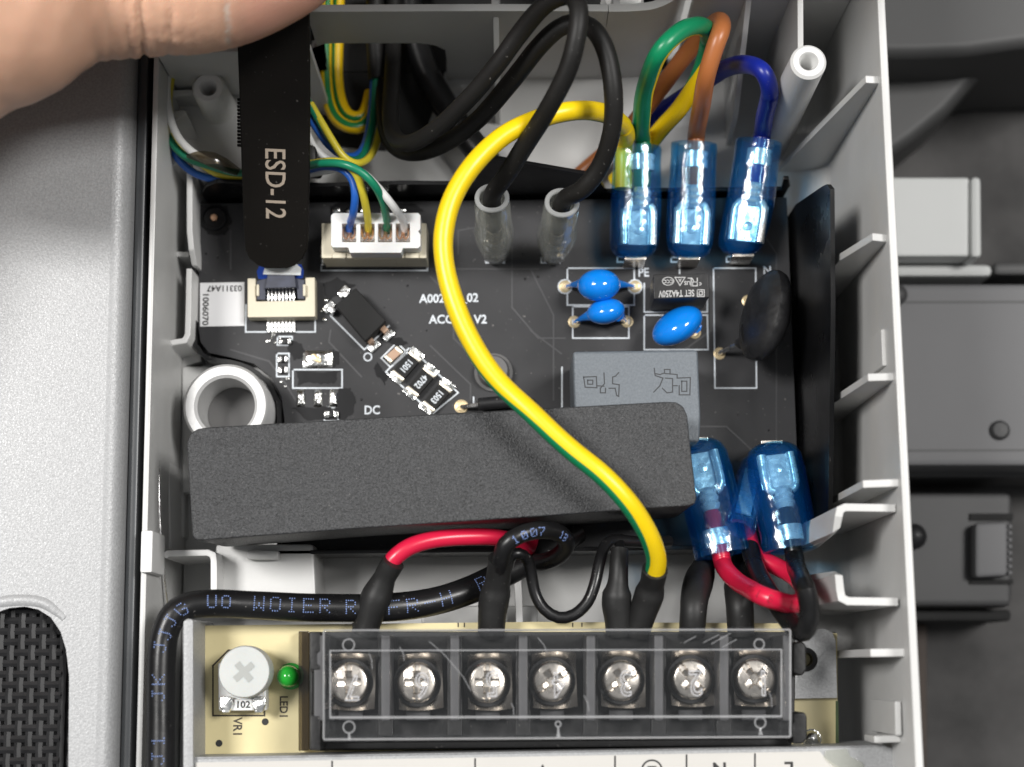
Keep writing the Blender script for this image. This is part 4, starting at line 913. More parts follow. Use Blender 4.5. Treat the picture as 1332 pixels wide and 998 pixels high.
w2, pts = wire('black_wire', [W2b.lerp(W2t, 0.8), W2t + Vector((0.3, 0.3, 0.6)), (758, 246, 35.5), (782, 214, 38), (796, 168, 41.5), (798, 120, 44), (789, 72, 45), (773, 40, 45), (752, 30, 43), (728, 36, 42), (700, 62, 40), (664, 108, 36), (624, 154, 31), (584, 184, 26), (548, 198, 21.5), (518, 194, 18), (502, 168, 14), (499, 120, 11), (500, 60, 9), (500, -20, 8)],
               1.22, 'wire_black_matt', 'matt black wire arching right then into the right clear sleeve')
clear_sleeve(w2, W2b, W2t)
# ---- things in the cable opening
wire('thick_black_cable', [(528, -30, 9), (538, 40, 9), (556, 96, 9.5), (580, 140, 10), (606, 176, 10), (634, 210, 10.5), (650, 232, 10)], [1.9, 1.95, 2.0, 2.0, 2.0], 'wire_black', 'thick black cable running down through the opening behind the loops', 'cable')
wire('paired_earth_wire', [(425, -20, 9), (424, 60, 9), (424, 105, 9), (430, 140, 9.5), (444, 160, 10), (464, 166, 10), (478, 158, 9.5), (486, 140, 9)], 0.95, 'earth_narrow', 'yellow and green wire hooked deep inside the cable opening, left one', group='striped wires in the opening', twist=[0.45, 0.45, 0.5])
wire('paired_earth_wire', [(441, -20, 8), (439, 60, 8), (439, 105, 8), (444, 134, 8.5), (454, 150, 9), (468, 152, 9), (476, 142, 8.5), (482, 120, 8)], 0.9, 'earth_narrow', 'yellow wire hooked deep inside the cable opening, right one', group='striped wires in the opening', twist=[0.6, 0.62, 0.6])
wire('black_sheath', [(488, -20, 11), (488, 40, 11), (490, 92, 11), (491, 104, 11)], 1.35, 'wire_black_matt', 'short black sheath hanging in the opening with thin wires below', 'sheath')
# ---- thin signal wires
thin = [('blue', 'thin_blue', 0), ('green', 'thin_green', 1), ('yellow', 'thin_yellow', 2), ('white', 'thin_white', 3)]
sock = [(453, 295, 20.2), (479, 295, 20.2), (503, 294, 20.2), (526, 296, 20.2)]
TB = [('thin_blue_wire', 'thin_blue', 'thin blue wire from upper left into the leftmost plug cell',
       [(224, -10, 20), (216, 60, 20), (211, 105, 19.5), (212, 150, 19), (220, 185, 19), (236, 212, 19), (260, 228, 19), (290, 234, 19), (340, 232, 19), (390, 224, 21), (420, 217, 24), (444, 220, 26), (458, 234, 26), (462, 254, 25.5), (460, 276, 23.5), (455, 292, 20), (454, 300, 19)]),
      ('thin_yellow_wire', 'thin_yellow', 'thin yellow wire from upper left into the second plug cell',
       [(242, 40, 22), (229, 75, 22), (222, 105, 21.5), (219, 135, 20), (224, 165, 19.5), (236, 195, 19.5), (262, 214, 20), (290, 228, 20), (340, 226, 20), (390, 216, 22), (420, 211, 25), (446, 212, 27.5), (462, 224, 27.5), (470, 244, 26.5), (476, 268, 24), (479, 288, 21), (479, 300, 19)]),
      ('thin_green_wire', 'thin_green', 'thin green wire from upper left into the third plug cell',
       [(230, 30, 20), (217, 80, 19), (210, 130, 19), (214, 165, 20), (226, 190, 21), (246, 206, 21.5), (276, 216, 21.5), (305, 224, 21), (340, 224, 21), (390, 219, 23), (415, 214, 26), (445, 214, 28.8), (468, 223, 29), (486, 240, 28), (498, 262, 25), (503, 284, 21.5), (503, 298, 19)]),
      ('thin_white_wire', 'thin_white', 'thin pale wire from upper left into the rightmost plug cell',
       [(236, 20, 21), (222, 80, 22), (217, 115, 22.5), (220, 150, 22.5), (230, 176, 22.5), (246, 194, 22.5), (268, 208, 22), (300, 222, 20), (340, 232, 18), (390, 228, 19), (425, 222, 23), (452, 218, 25.5), (474, 228, 26.5), (494, 248, 26.5), (512, 270, 24.5), (524, 288, 21), (526, 300, 19)])]
for nm, m_, lb_, pz in TB: wire(nm, pz, 0.56, m_, lb_, group='thin wires of the white plug', n=10)
# tape wrap where the left bundle turns the corner
tw = spline([P(243, 203, 23.5), P(262, 204, 24), P(284, 211, 23.6), (P(310, 224, 22))], 0.4)
single('tape_wrap', MB().tube(tw, lerp_list([0.25, 0.85, 1.1, 1.0, 0.6], len(tw)), 12, flat=0.5), 'film_smoke', 'clear smoky tape wrapped round the thin wires at the left bracket', 'tape')
# bundle seen between the tool and the opening
uw = 'thin wires right of the black tool'
wire('hanging_blue_wire', [(396, 140, 22), (410, 165, 22), (428, 190, 21), (448, 203, 20), (466, 200, 17), (478, 178, 13), (484, 140, 11), (486, 98, 10.5)], 0.55, 'thin_blue', 'thin dark blue wire dipping right of the black tool', group=uw, n=10)
wire('hanging_green_wire', [(398, 128, 23), (412, 152, 23), (432, 184, 22.5), (450, 206, 22), (468, 206, 18), (480, 180, 14), (487, 140, 11.5), (489, 98, 11)], 0.55, 'thin_green', 'thin green wire dipping right of the black tool', group=uw, n=10)
wire('hanging_yellow_wire', [(404, 135, 23), (424, 170, 23), (446, 202, 22.5), (466, 212, 21), (484, 200, 17), (494, 170, 13), (498, 130, 11.5), (497, 98, 11)], 0.55, 'thin_yellow', 'thin yellow wire dipping lowest right of the black tool', group=uw, n=10)
wire('hanging_white_wire', [(396, 165, 16), (408, 190, 16), (426, 208, 15.5), (450, 214, 15), (472, 206, 14), (486, 180, 12), (492, 140, 11), (493, 98, 10.5)], 0.55, 'thin_white', 'thin white wire running lowest behind the coloured thin wires', group=uw, n=10)
single('black_tape', MB().px([(392, 186), (411, 188), (412, 214), (392, 212)], 14, 22), 'wire_black_matt', 'small black tape block beside the tool on the thin wires', 'tape', bevel=0.6)
wire('bare_silver_wire', [(216, 215, 21), (211, 260, 22), (208.5, 330, 23), (207, 420, 23), (206, 520, 22.5), (206, 610, 22.5), (208, 680, 22), (212, 730, 21), (216, 775, 19), (220, 800, 18)], 0.2, 'tin', 'thin silvery bare wire running down inside the left wall', n=8)
# ---- sheathed cable in the lower left
FONT5 = {'W': '10001 10001 10001 10101 10101 11011 10001', 'O': '01110 10001 10001 10001 10001 10001 01110', 'I': '01110 00100 00100 00100 00100 00100 01110', 'E': '11111 10000 10000 11110 10000 10000 11111', 'R': '11110 10001 10001 11110 10100 10010 10001',
         'H': '10001 10001 10001 11111 10001 10001 10001', '-': '00000 00000 00000 11111 00000 00000 00000', 'J': '00111 00010 00010 00010 00010 10010 01100', 'U': '10001 10001 10001 10001 10001 10001 01110', 'S': '01111 10000 10000 01110 00001 00001 11110',
         'N': '10001 11001 10101 10011 10001 10001 10001', 'C': '01110 10001 10000 10000 10000 10001 01110', 'F': '11111 10000 10000 11110 10000 10000 10000', 'G': '01110 10001 10000 10111 10001 10001 01110', 'D': '11100 10010 10001 10001 10001 10010 11100', '.': '01010 10101 00100 01110 10101 01010 00000',
         'K': '10001 10010 10100 11000 10100 10010 10001', '1': '00100 01100 00100 00100 00100 00100 01110', '0': '01110 10001 10011 10101 11001 10001 01110', '7': '11111 00001 00010 00100 01000 01000 01000', '8': '01110 10001 10001 01110 10001 10001 01110', 'A': '01110 10001 10001 11111 10001 10001 10001', 'L': '10000 10000 10000 10000 10000 10000 11111'}
def ink_print(pts, r, s0, txt, h, ang=0.0, pitch=None, dot=0.1, lift=0.015, flip=1, squash=1.0):
    """dot-matrix ink along a tube: s0 = start length, h = letter height along the girth"""
    mb = MB(); acc = [0]
    for i in range(1, len(pts)): acc.append(acc[-1] + (pts[i] - pts[i - 1]).length)
    def at(s):
        s = max(0, min(acc[-1] - 1e-3, s)); i = max(k for k in range(len(acc)) if acc[k] <= s); i = min(i, len(pts) - 2)
        p = pts[i].lerp(pts[i + 1], (s - acc[i]) / max(1e-6, acc[i + 1] - acc[i])); t = (pts[min(i + 1, len(pts) - 1)] - pts[max(i - 1, 0)]).normalized()
        sd = t.cross(Vector((0, 0, 1))).normalized(); return p, t, sd, sd.cross(t)
    cw_ = (pitch or h * 0.9)
    for ci, ch in enumerate(txt):
        if ch == ' ' or ch not in FONT5: continue
        for ry, row in enumerate(FONT5[ch].split()):
            for cx, bit in enumerate(row):
                if bit == '0': continue
                s = s0 + ci * cw_ + cx / 5 * cw_ * 0.72; q = ((3 - ry) / 6 * h * flip) / r + ang
                p, t, sd, up = at(s); nrm = up * math.cos(q) - sd * math.sin(q); c = p + nrm * (r + lift); tt = nrm.cross(t)
                a, b = t * dot * squash, tt * dot
                mb.add([c + a * 1 - b * .4, c + a * .4 - b, c - a * .4 - b, c - a - b * .4, c - a + b * .4, c - a * .4 + b, c + a * .4 + b, c + a + b * .4], [(0, 1, 2, 3, 4, 5, 6, 7)])
    return mb
cb, pts = wire('sheathed_cable', [(209, 1040, 33), (209, 985, 33), (209, 920, 33), (211, 862, 33), (215, 825, 33), (226, 800, 33), (246, 788, 32.5), (280, 785, 32), (330, 787, 31), (390, 790, 30), (450, 791, 29), (510, 789, 28), (565, 782, 26.5), (610, 768, 25), (650, 750, 23), (684, 732, 21), (716, 712, 19), (750, 690, 17)],
               [1.78, 1.78, 1.78, 1.8, 1.82, 1.85, 1.85, 1.85], 'wire_black', 'thick black sheathed cable with blue dotted lettering bending at lower left', 'cable', n=20)
L_ = lambda target: min(range(len(pts)), key=lambda i: (pts[i] - P(*target)).length)
def arc(i): return sum((pts[k + 1] - pts[k]).length for k in range(i))
pr = ink_print(pts, 1.86, arc(L_((331, 787, 31))), 'WOIER', 1.75, 0.12, 2.1, 0.075); 
pr2 = ink_print(pts, 1.86, arc(L_((446, 791, 29))), 'R', 1.7, 0.05, 2.0, 0.075); pr.add(pr2.v, pr2.f)
pr2 = ink_print(pts, 1.86, arc(L_((500, 789, 28))), 'FR-H', 1.7, -0.05, 2.3, 0.075); pr.add(pr2.v, pr2.f)
pr2 = ink_print(pts, 1.86, arc(L_((270, 786, 32))), 'UO', 1.5, 0.1, 1.7, 0.075); pr.add(pr2.v, pr2.f)
pr2 = ink_print(pts, 1.85, arc(L_((210, 908, 33))), 'JKVJ', 1.5, 0.0, 2.0, 0.072); pr.add(pr2.v, pr2.f)
pr2 = ink_print(pts, 1.85, arc(L_((217, 830, 33))), 'JJG', 1.5, -0.2, 1.9, 0.072); pr.add(pr2.v, pr2.f)
pr2 = ink_print(pts, 1.85, arc(L_((209, 990, 33))), 'J1', 1.5, 0.0, 2.2, 0.072); pr.add(pr2.v, pr2.f)
pr2 = ink_print(pts, 1.86, arc(L_((617, 765, 24.6))), 'R1', 1.6, 0.1, 2.2, 0.072); pr.add(pr2.v, pr2.f)
part('cable_lettering', pr, 'cable_print', cb)
# ---- leads running from under the cover box to the terminal strip
rw_, rp = wire('red_wire', [(502, 742, 31), (512, 727, 31.5), (532, 712, 31.5), (562, 703, 31), (600, 699, 30), (640, 699, 28.5), (668, 704, 26.5), (684, 714, 24), (690, 700, 20), (690, 680, 17)], 1.12, 'wire_red', 'red wire leaving the leftmost heat-shrink tube under the cover box')
shrink(rw_, [(512, 731, 32), (502, 748, 31), (493, 768, 30), (486, 786, 29.5), (480, 803, 29), (474, 825, 28.5)], [1.5, 1.5, 1.45, 1.75, 2.05, 2.0, 1.9, 1.75, 1.7])
kw, kp = wire('black_lead', [(650, 745, 33), (652, 725, 35), (658, 708, 36), (674, 696, 36), (698, 690, 35), (722, 692, 33), (736, 702, 31), (736, 714, 29), (722, 726, 26.5), (700, 732, 24), (682, 724, 21), (680, 700, 18)], 1.15, 'wire_black', 'glossy black lead with blue numerals looping under the cover box')
shrink(kw, [(651, 727, 34), (649, 745, 32.5), (646, 765, 31), (642, 785, 30), (640, 803, 29.5), (639, 826, 28.5)], [1.62, 1.6, 1.6, 1.68, 1.98, 2.0, 1.85, 1.8, 1.75])
acc_ = lambda path, tg: sum((path[k + 1] - path[k]).length for k in range(min(range(len(path)), key=lambda i: (path[i] - P(*tg)).length)))
pr = ink_print(kp, 1.16, acc_(kp, (664, 702, 36)), '1007', 1.0, -0.3, 1.15, 0.07); pr2 = ink_print(kp, 1.16, acc_(kp, (727, 694, 33)), '18', 0.9, -0.2, 0.8, 0.07); pr.add(pr2.v, pr2.f)
part('wire_lettering', pr, 'cable_print', kw)
sw, sp_ = wire('thin_black_lead', [(660, 738, 30), (664, 724, 31.5), (674, 720, 31.5), (686, 728, 30.5), (692, 748, 29.5), (697, 772, 29), (708, 792, 29), (726, 803, 29), (746, 800, 29), (764, 784, 29), (774, 760, 29), (780, 732, 28.5), (786, 712, 27.5), (798, 704, 26), (820, 705, 24.5), (846, 706, 22), (870, 704, 19)], 0.78, 'wire_black', 'slender black lead sagging in a U between two heat-shrink tubes')
mw, mp = wire('joint_lead', [(808, 700, 24), (806, 712, 27), (805, 722, 29), (804, 740, 29.5)], 0.62, 'wire_black', 'short black lead in the tapered heat-shrink tube beside the yellow wire')
shrink(mw, [(806, 715, 29.5), (805, 735, 30), (804, 755, 30), (803, 765, 30), (802, 785, 29.5), (804, 805, 29), (805, 826, 28.5)], [1.15, 1.2, 1.25, 1.35, 1.9, 1.95, 1.85, 1.75, 1.7])
# ---- lower right pair of blue push-on terminals (leaning towards the strip)
LB = [((906, 572, 20), (940, 722, 22)), ((1003, 576, 20), (1029, 716, 22.5))]
lb1, lt1 = P(*LB[0][0]), P(*LB[0][1]); lb2, lt2 = P(*LB[1][0]), P(*LB[1][1])
for b in (lb1, lb2): tab(b)
r2, rp2 = wire('red_wire', mouth(lb1, lt1, 0.3, (-1, 0.10, 0)) + [(949, 746, 26), (966, 762, 31), (990, 774, 38.5), (1014, 782, 37), (1030, 786, 35), (1044, 782, 31), (1046, 766, 27), (1030, 748, 24), (1004, 734, 22), (982, 722, 21), (974, 700, 20), (970, 680, 18)], 1.22, 'wire_red', 'red wire with dark lettering sweeping right out of a lower blue sleeve')
push_on(r2, lb1, lt1, 'wire_red', wx=0.3, width=7.9, depth=5.4, wire_r=1.2, side=(-1, 0.10, 0))
pr = text_mb('AWG', 1.1, Matrix.Identity(4)); 
pr = ink_print(rp2, 1.23, acc_(rp2, (946, 738, 38)), 'AWG  LINE', 0.95, -0.1, 1.15, 0.06, flip=1); part('wire_lettering', pr, 'red_print', r2)
k2, kp2 = wire('black_lead', mouth(lb2, lt2, -0.2, (-1, 0.06, 0)) + [(1037, 740, 27), (1046, 764, 40.5), (1052, 790, 41), (1050, 814, 40), (1042, 822, 38), (1030, 812, 36), (1014, 790, 33.5), (998, 768, 30), (986, 746, 26), (978, 722, 22), (972, 690, 18)], 1.25, 'wire_black', 'glossy black lead hairpinning below the lower right blue sleeve')
push_on(k2, lb2, lt2, 'wire_black', wx=-0.2, width=8.0, depth=5.4, wire_r=1.2, side=(-1, 0.06, 0))
# side lobe of the right lower sleeve
mtl, Ll = basis(P(983, 596, 15), P(962, 688, 24), (-1, 0.2, 0))
part('sleeve_lobe', sleeve_shell([(0, 1.6, 1.4, 0), (0.6, 3.0, 2.6, 0), (2, 3.9, 3.4, 0), (5, 4.4, 3.6, 0), (Ll - 0.6, 4.4, 3.6, 0), (Ll, 4.2, 3.4, 0)], 0.55).move(mtl), 'sleeve_blue', k2, smooth=60)
part('side_blade', MB().box((-1.1, 1.6, -1.2), (1.1, Ll - 4, -0.7)).move(mtl), 'terminal_tin', k2, bevel=0.15)
def shrink_lead(pz, r, label):
    pts = wire_path(pz, 0.4); t = thing('shrink_covered_lead', pts[-1], label, 'wire'); part('heat_shrink_tube', MB().tube(pts, lerp_list(r, len(pts)), 18), 'heat_shrink', t)
    e = spline([pts[2], pts[2] + Vector((0.6, 3, -1.5)), pts[2] + Vector((1, 7, -5))], 0.5); part('insulation', MB().tube(e, r[0] * 0.8, 12), 'wire_black', t)
shrink_lead([(922, 714, 13), (916, 735, 17), (909, 756, 23), (904, 776, 28), (902, 795, 29.5), (900, 826, 28.5)], [1.45, 1.5, 1.6, 1.95, 2.0, 1.9, 1.75, 1.7], 'black heat-shrink lead below the left of the two lower blue sleeves')
shrink_lead([(964, 730, 13), (962, 750, 18), (961, 768, 25), (962, 785, 29), (964, 826, 28.5)], [1.5, 1.55, 1.95, 2.0, 1.9, 1.8, 1.75], 'black heat-shrink lead between the two lower blue sleeves')
# ================================================================== metal bracket carrying the small board
ZB = 25.6
mbk = thing('metal_bracket', P(660, 960, 18), 'bent silver metal bracket under the yellow terminal board with printed label', 'bracket')
part('bracket_base', MB().px([(240, 822), (1088, 822), (1088, 1090), (240, 1090)], 19, 20), 'galvanised', mbk, bevel=0.2)
part('side_flange', MB().px([(237.5, 808), (244, 804), (251.5, 806), (251.5, 1090), (237.5, 1090)], 19, 34), 'galvanised', mbk, bevel=0.3)
c = P(1048, 858, 27); kk = scale_at(1048, 858, 27)
hole = [(c.x + 15.5 * kk * math.cos(a * math.pi / 14), c.y + 15.5 * kk * math.sin(a * math.pi / 14)) for a in range(28)]
tabp = PX([(1034, 818), (1072, 818), (1083, 823), (1087, 834), (1089, 908), (1034, 909)], 27)
part('screw_tab', holed(list(tabp), [hole], 26.2, 27), 'galvanised', mbk, bevel=0.15)
part('grommet', MB().lathe([(15.2 * kk, 24), (15.2 * kk, 27.3), (14 * kk, 27.6), (9 * kk, 27.4), (8 * kk, 25), (0.01, 25)], (c.x, c.y, 0), 32), 'terminal_black', mbk)
part('label_plate', MB().px([(244, 986), (700, 978), (1098, 971), (1150, 969), (1163, 974), (1166, 990), (1166, 1120), (244, 1120)], 32.2, 33), 'galvanised', mbk, bevel=0.25)
part('label_plate_fold', MB().px([(246, 985), (700, 977.2), (1098, 970.3), (1148, 968.6), (1148, 972), (246, 988)], 20.1, 33.15), 'galvanised', mbk, bevel=0.25)
lb = part('terminal_label', MB().px([(254, 992), (700, 984), (1066, 977.5), (1072, 984), (1082, 992), (1096, 1000), (1096, 1110), (254, 1110)], 33.02, 33.16), 'label_paper', mbk)
ln = MB()
for x in (432, 618, 800, 893, 982): frame_lines(ln, [(x, 991 - (x - 430) * 0.018), (x, 1100)], 33.16, 2.2, False, 0.03)
part('label_rule', ln, 'ink', lb)
cx, cy = 848, 1002; rg = MB(); frame_lines(rg, [(cx + 13 * math.cos(a * 0.2618), cy + 13 * math.sin(a * 0.2618)) for a in range(24)], 33.16, 2.2); frame_lines(rg, [(cx - 8, cy + 1), (cx + 8, cy + 1)], 33.17, 1.8, False); frame_lines(rg, [(cx - 5, cy - 4.5), (cx + 5, cy - 4.5)], 33.17, 1.8, False); frame_lines(rg, [(cx, cy + 1), (cx, cy + 9)], 33.18, 1.8, False)
part('printed_symbol', rg, 'ink', lb)
def label_text(t, px, py, h, deg): return part('printed_letter', text_mb(t, h * scale_at(px, py, 33.16), flat_at(px, py, 33.2, deg)), 'ink', lb)
label_text('N', 936, 1000, 17, 180); label_text('L', 1027, 999, 17, 180); label_text('V', 706, 1003, 17, 180)
# crumpled clear tape at the label's right end
single('clear_tape', MB().px([(1074, 976), (1102, 974), (1106, 984), (1122, 992), (1126, 1002), (1104, 1008), (1082, 996), (1072, 986)], 33.2, 33.45), 'sleeve_clear', 'crumpled clear tape scrap at the right end of the label', 'tape', bevel=0.08)
# ================================================================== yellow terminal board
tb = thing('terminal_board', P(660, 900, 24), 'yellow board strip with trimmer and green lamp under the terminal block', 'circuit board')
part('board', MB().px([(251.5, 814), (700, 809), (1032, 811), (1033, 822), (1089, 824), (1090, 975), (251.5, 984)], 24.0, ZB), 'fr_board', tb)
part('board_edge_mask', MB().px([(1087, 912), (1090.5, 912), (1091, 972), (1087, 972)], 24.0, ZB + 0.03), 'fr_edge', tb)
pm = MB()
frame_lines(pm, [(277, 866), (297, 846), (306, 846)], ZB + 0.01, 2.0, False); frame_lines(pm, [(277, 866), (277, 931), (344, 931), (344, 912)], ZB + 0.01, 2.0, False)
for x in (459, 466, 596, 604, 745, 757): frame_lines(pm, [(x, 811), (x, 815)], ZB + 0.01, 1.6, False)
part('printed_outline', pm, 'dark_print', tb)
legend('VR1', 308.5, 946, 11, -90, 'dark_print', ZB + 0.01, 0.9, tb); legend('LED1', 368.5, 920, 10, -90, 'dark_print', ZB + 0.01, 0.9, tb)
for x, y in ((345, 939), (285, 967)):
    c = P(x, y, ZB); part('drill_hole', MB().lathe([(0.45, 0.01), (0.45, 0.05), (0.3, 0.06), (0.01, 0.02)], c, 14), 'ink', tb)
for x, y, r in ((1056, 961, 11),):
    c = P(x, y, ZB); k = scale_at(x, y, ZB); part('solder_joint', MB().lathe([(r * 1.15 * k, 0.01), (r * 1.1 * k, 0.05), (r * k, 0.08), (r * 0.8 * k, 0.5), (r * 0.3 * k, 0.9), (0.01, 0.95)], c, 20), 'solder', tb)
# trimmer
k = scale_at(317, 880, 30)
trm = part('trimmer', MB().px([(283, 862), (344, 858), (347, 914), (346, 925), (284, 925)], ZB + 0.05, 28.2), 'white_plastic', tb, bevel=0.3)
part('trimmer_front', MB().px([(284, 910), (346, 909), (347, 924), (285, 925)], 28.22, 28.7), 'white_plastic', trm, bevel=0.15)
for x in (294, 337): part('solder_tab', MB().px([(x - 8, 906), (x + 8, 906), (x + 9, 917), (x + 4, 928), (x - 6, 928), (x - 9, 916)], 28.75, 29.3), 'solder', trm, bevel=0.25)
legend('102', 316, 917, 8.5, 0, 'ink', 28.72, 1.05, trm)
c = P(317.5, 874, 33); kn = part('trimmer_knob', MB().lathe([(33 * k, 29.2), (33.5 * k, 30), (33.5 * k, 32.4), (32 * k, 33), (0.01, 33.05)], (c.x, c.y, 0), 48), 'trimmer_white', trm)
part('trimmer_collar', MB().lathe([(27 * k, 28.2), (27 * k, 29.25), (0.01, 29.3)], (c.x, c.y + 0.6, 0), 32), 'white_plastic', trm)
mb = MB(); 
for dg_ in (40, 130):
    mt = Matrix.Translation((c.x, c.y, 33.03)) @ Matrix.Rotation(math.radians(dg_), 4, 'Z'); L = 15 * k if dg_ == 40 else 14.2 * k; w_ = 4.2 * k
    mb.add([mt @ Vector(p) for p in ((-L, -w_, 0), (L, -w_, 0), (L, w_, 0), (-L, w_, 0), (-L, -w_, 0.06 + dg_ * 1e-4), (L, -w_, 0.06 + dg_ * 1e-4), (L, w_, 0.06 + dg_ * 1e-4), (-L, w_, 0.06 + dg_ * 1e-4))], [(3, 2, 1, 0), (4, 5, 6, 7), (0, 1, 5, 4), (1, 2, 6, 5), (2, 3, 7, 6), (3, 0, 4, 7)])
part('cross_slot', mb, 'trimmer_slot_shade', kn)
legend('AA', c.x, 0, 5) if False else None
# lamp
c = P(372, 883, ZB); k = scale_at(372, 880, 30); c2 = P(372, 880, 31)
led = part('indicator_lamp', MB().lathe([(14.2 * k, ZB + 0.6), (14.2 * k, 29.3)] + [(14.2 * k * math.cos(a * math.pi / 12), 29.3 + 1.55 * math.sin(a * math.pi / 12)) for a in range(1, 6)] + [(0.01, 30.86)], (c2.x, c2.y, 0), 32), 'led_green', tb)
part('lamp_flange', MB().lathe([(17.5 * k, ZB + 0.05), (17.5 * k, ZB + 0.8), (15 * k, ZB + 0.9), (0.01, ZB + 0.9)], (c2.x, c2.y, 0), 28), 'led_green', led)
# ================================================================== terminal block
blk = thing('terminal_block', P(720, 890, ZB), 'black seven-way screw terminal block under a clear cover', 'terminal block')
part('block_base', MB().px([(402, 822), (1030, 822), (1030, 972), (402, 976)], ZB + 0.1, 28.6), 'terminal_black', blk, bevel=0.2)
part('front_step', MB().px([(404, 966), (1030, 961), (1030, 970), (404, 975)], 28.62, 31), 'terminal_black', blk, bevel=0.2)
for x in (414, 501.5, 591.5, 680.5, 768.5, 857, 942, 1024):
    part('barrier', MB().px([(x - 6, 826), (x + 6, 826), (x + 6, 938), (x - 6, 938)], 28.6, 37.4), 'barrier_grey', blk, bevel=0.2)
    part('barrier_foot', MB().px([(x - 10, 828), (x + 10, 828), (x + 10, 958), (x - 10, 958)], 28.62, 31), 'terminal_black', blk, bevel=0.2)
part('end_post', MB().px([(403, 822), (417, 822), (417, 848), (413, 850), (413, 864), (417, 866), (417, 872), (403, 872)], 28.6, 37.5), 'terminal_black', blk, bevel=0.25)
part('end_post', MB().px([(403, 873), (409, 873), (409, 930), (403, 930)], 28.6, 35.5), 'terminal_black', blk, bevel=0.25)
part('end_post', MB().px([(403, 931), (417, 931), (417, 976), (403, 976)], 28.6, 37.5), 'terminal_black', blk, bevel=0.25)
part('end_lug', MB().px([(1031, 836), (1043, 834), (1049, 840), (1049, 872), (1043, 880), (1031, 876)], ZB + 0.1, 35), 'terminal_black', blk, bevel=0.3)
part('end_lug', MB().px([(1031, 928), (1046, 926), (1050, 932), (1050, 962), (1044, 968), (1031, 968)], ZB + 0.1, 35), 'terminal_black', blk, bevel=0.3)
part('end_film', MB().px([(388, 821), (402, 821), (402, 976), (388, 977)], ZB + 0.2, 28), 'film_smoke', blk, bevel=0.15)
# one clamp and one screw, then copies
scx = [454, 542.5, 633.5, 718, 808.5, 899.5, 982.5]; scy = [888, 888, 888, 886, 885, 883.5, 883]
k = scale_at(720, 887, 33)
def clamp_mesh():
    n, m = 13, 11; W, H = 29 * k, 37 * k; vs = []
    for j in range(m):
        for i in range(n):
            u, v = i / (n - 1) * 2 - 1, j / (m - 1) * 2 - 1
            z = 0.9 * (abs(v) ** 2.2) * 1.1 - 0.25 * abs(u) ** 4 + (0.35 if v > 0.75 else 0)
            vs.append((u * W, v * H * (1 - 0.06 * u * u), z))
    top = [(j * n + i, j * n + i + 1, (j + 1) * n + i + 1, (j + 1) * n + i) for j in range(m - 1) for i in range(n - 1)]
    N = n * m; mb = MB(); mb.add(vs + [(x, y, z - 0.5) for x, y, z in vs], top + [tuple(a + N for a in f)[::-1] for f in top])
    ring = [i for i in range(n)] + [j * n + n - 1 for j in range(1, m)] + [(m - 1) * n + i for i in range(n - 2, -1, -1)] + [j * n for j in range(m - 2, 0, -1)]
    mb.f += [[ring[i], ring[(i + 1) % len(ring)], ring[(i + 1) % len(ring)] + N, ring[i] + N] for i in range(len(ring))]
    return mb.mesh('clamp_plate', smooth=50)
def screw_mesh():
    """pan head with a cross recess and one through slot"""
    R = 26.5 * k; nr, na = 26, 72; vs = [(0, 0, 0)]; mb = MB(); hts = []
    def h(x, y):
        r = math.hypot(x, y) / R; z = 0.55 + 0.95 * (1 - 0.26 * r ** 2 - 0.5 * r ** 22)
        d = 0
        wv = 0.105 * R; 
        if abs(x) < 0.125 * R and abs(y) < 0.56 * R or abs(y) < 0.16 * R and abs(x) < 0.58 * R: d = 1.25 - 1.1 * (r ** 1.5)
        if abs(x) < 0.20 * R and abs(y) < 0.24 * R: d = max(d, 1.3)
        if abs(x) < 0.14 * R: d = max(d, 0.7)
        return z - max(0, d)
    vs = [(0, 0, h(0, 0))]
    for i in range(1, nr + 1):
        r = R * i / nr
        for a in range(na):
            x, y = r * math.cos(2 * math.pi * a / na), r * math.sin(2 * math.pi * a / na); vs.append((x, y, h(x, y) if i < nr else 0.2))
    for a in range(na): vs.append((R * math.cos(2 * math.pi * a / na) * 0.98, R * math.sin(2 * math.pi * a / na) * 0.98, -1.0))
    fs = [(0, 1 + a, 1 + (a + 1) % na) for a in range(na)]
    for i in range(nr):
        fs += [(1 + i * na + a, 1 + (i + 1) * na + a, 1 + (i + 1) * na + (a + 1) % na, 1 + i * na + (a + 1) % na) for a in range(na)]
    return mb.add(vs, fs).mesh('terminal_screw', smooth=32)
cm, sm = clamp_mesh(), screw_mesh(); cm.materials.append(M['nickel']); sm.materials.append(M['nickel'])
wm = MB().lathe([(31 * k, 0), (31 * k, 0.25), (24 * k, 0.3), (20 * k, 0.2), (20 * k, 0.0), (31 * k, 0)], (0, 0, 0), 36).mesh('shadow_ring'); wm.materials.append(M['chip_black'])  # black ring painted for the shadow under each screw head
tm_ = MB().box((-16 * k, -7 * k, 0), (16 * k, 7 * k, 0.6)).mesh('contact_tail', bevel=0.15); tm_.materials.append(M['barrier_grey'])
bo = ORG[blk.name]; angs = [2, 0, -2, -58, -60, 40, 38]
def put(name, me, p, rz=0, parent=blk, tilt=(0, 0)):
    o = bpy.data.objects.new(name, me); C.objects.link(o); o.parent = parent; o.location = (Vector(p) - bo) * MM; o.rotation_euler = (math.radians(tilt[0]), math.radians(tilt[1]), math.radians(rz)); return o
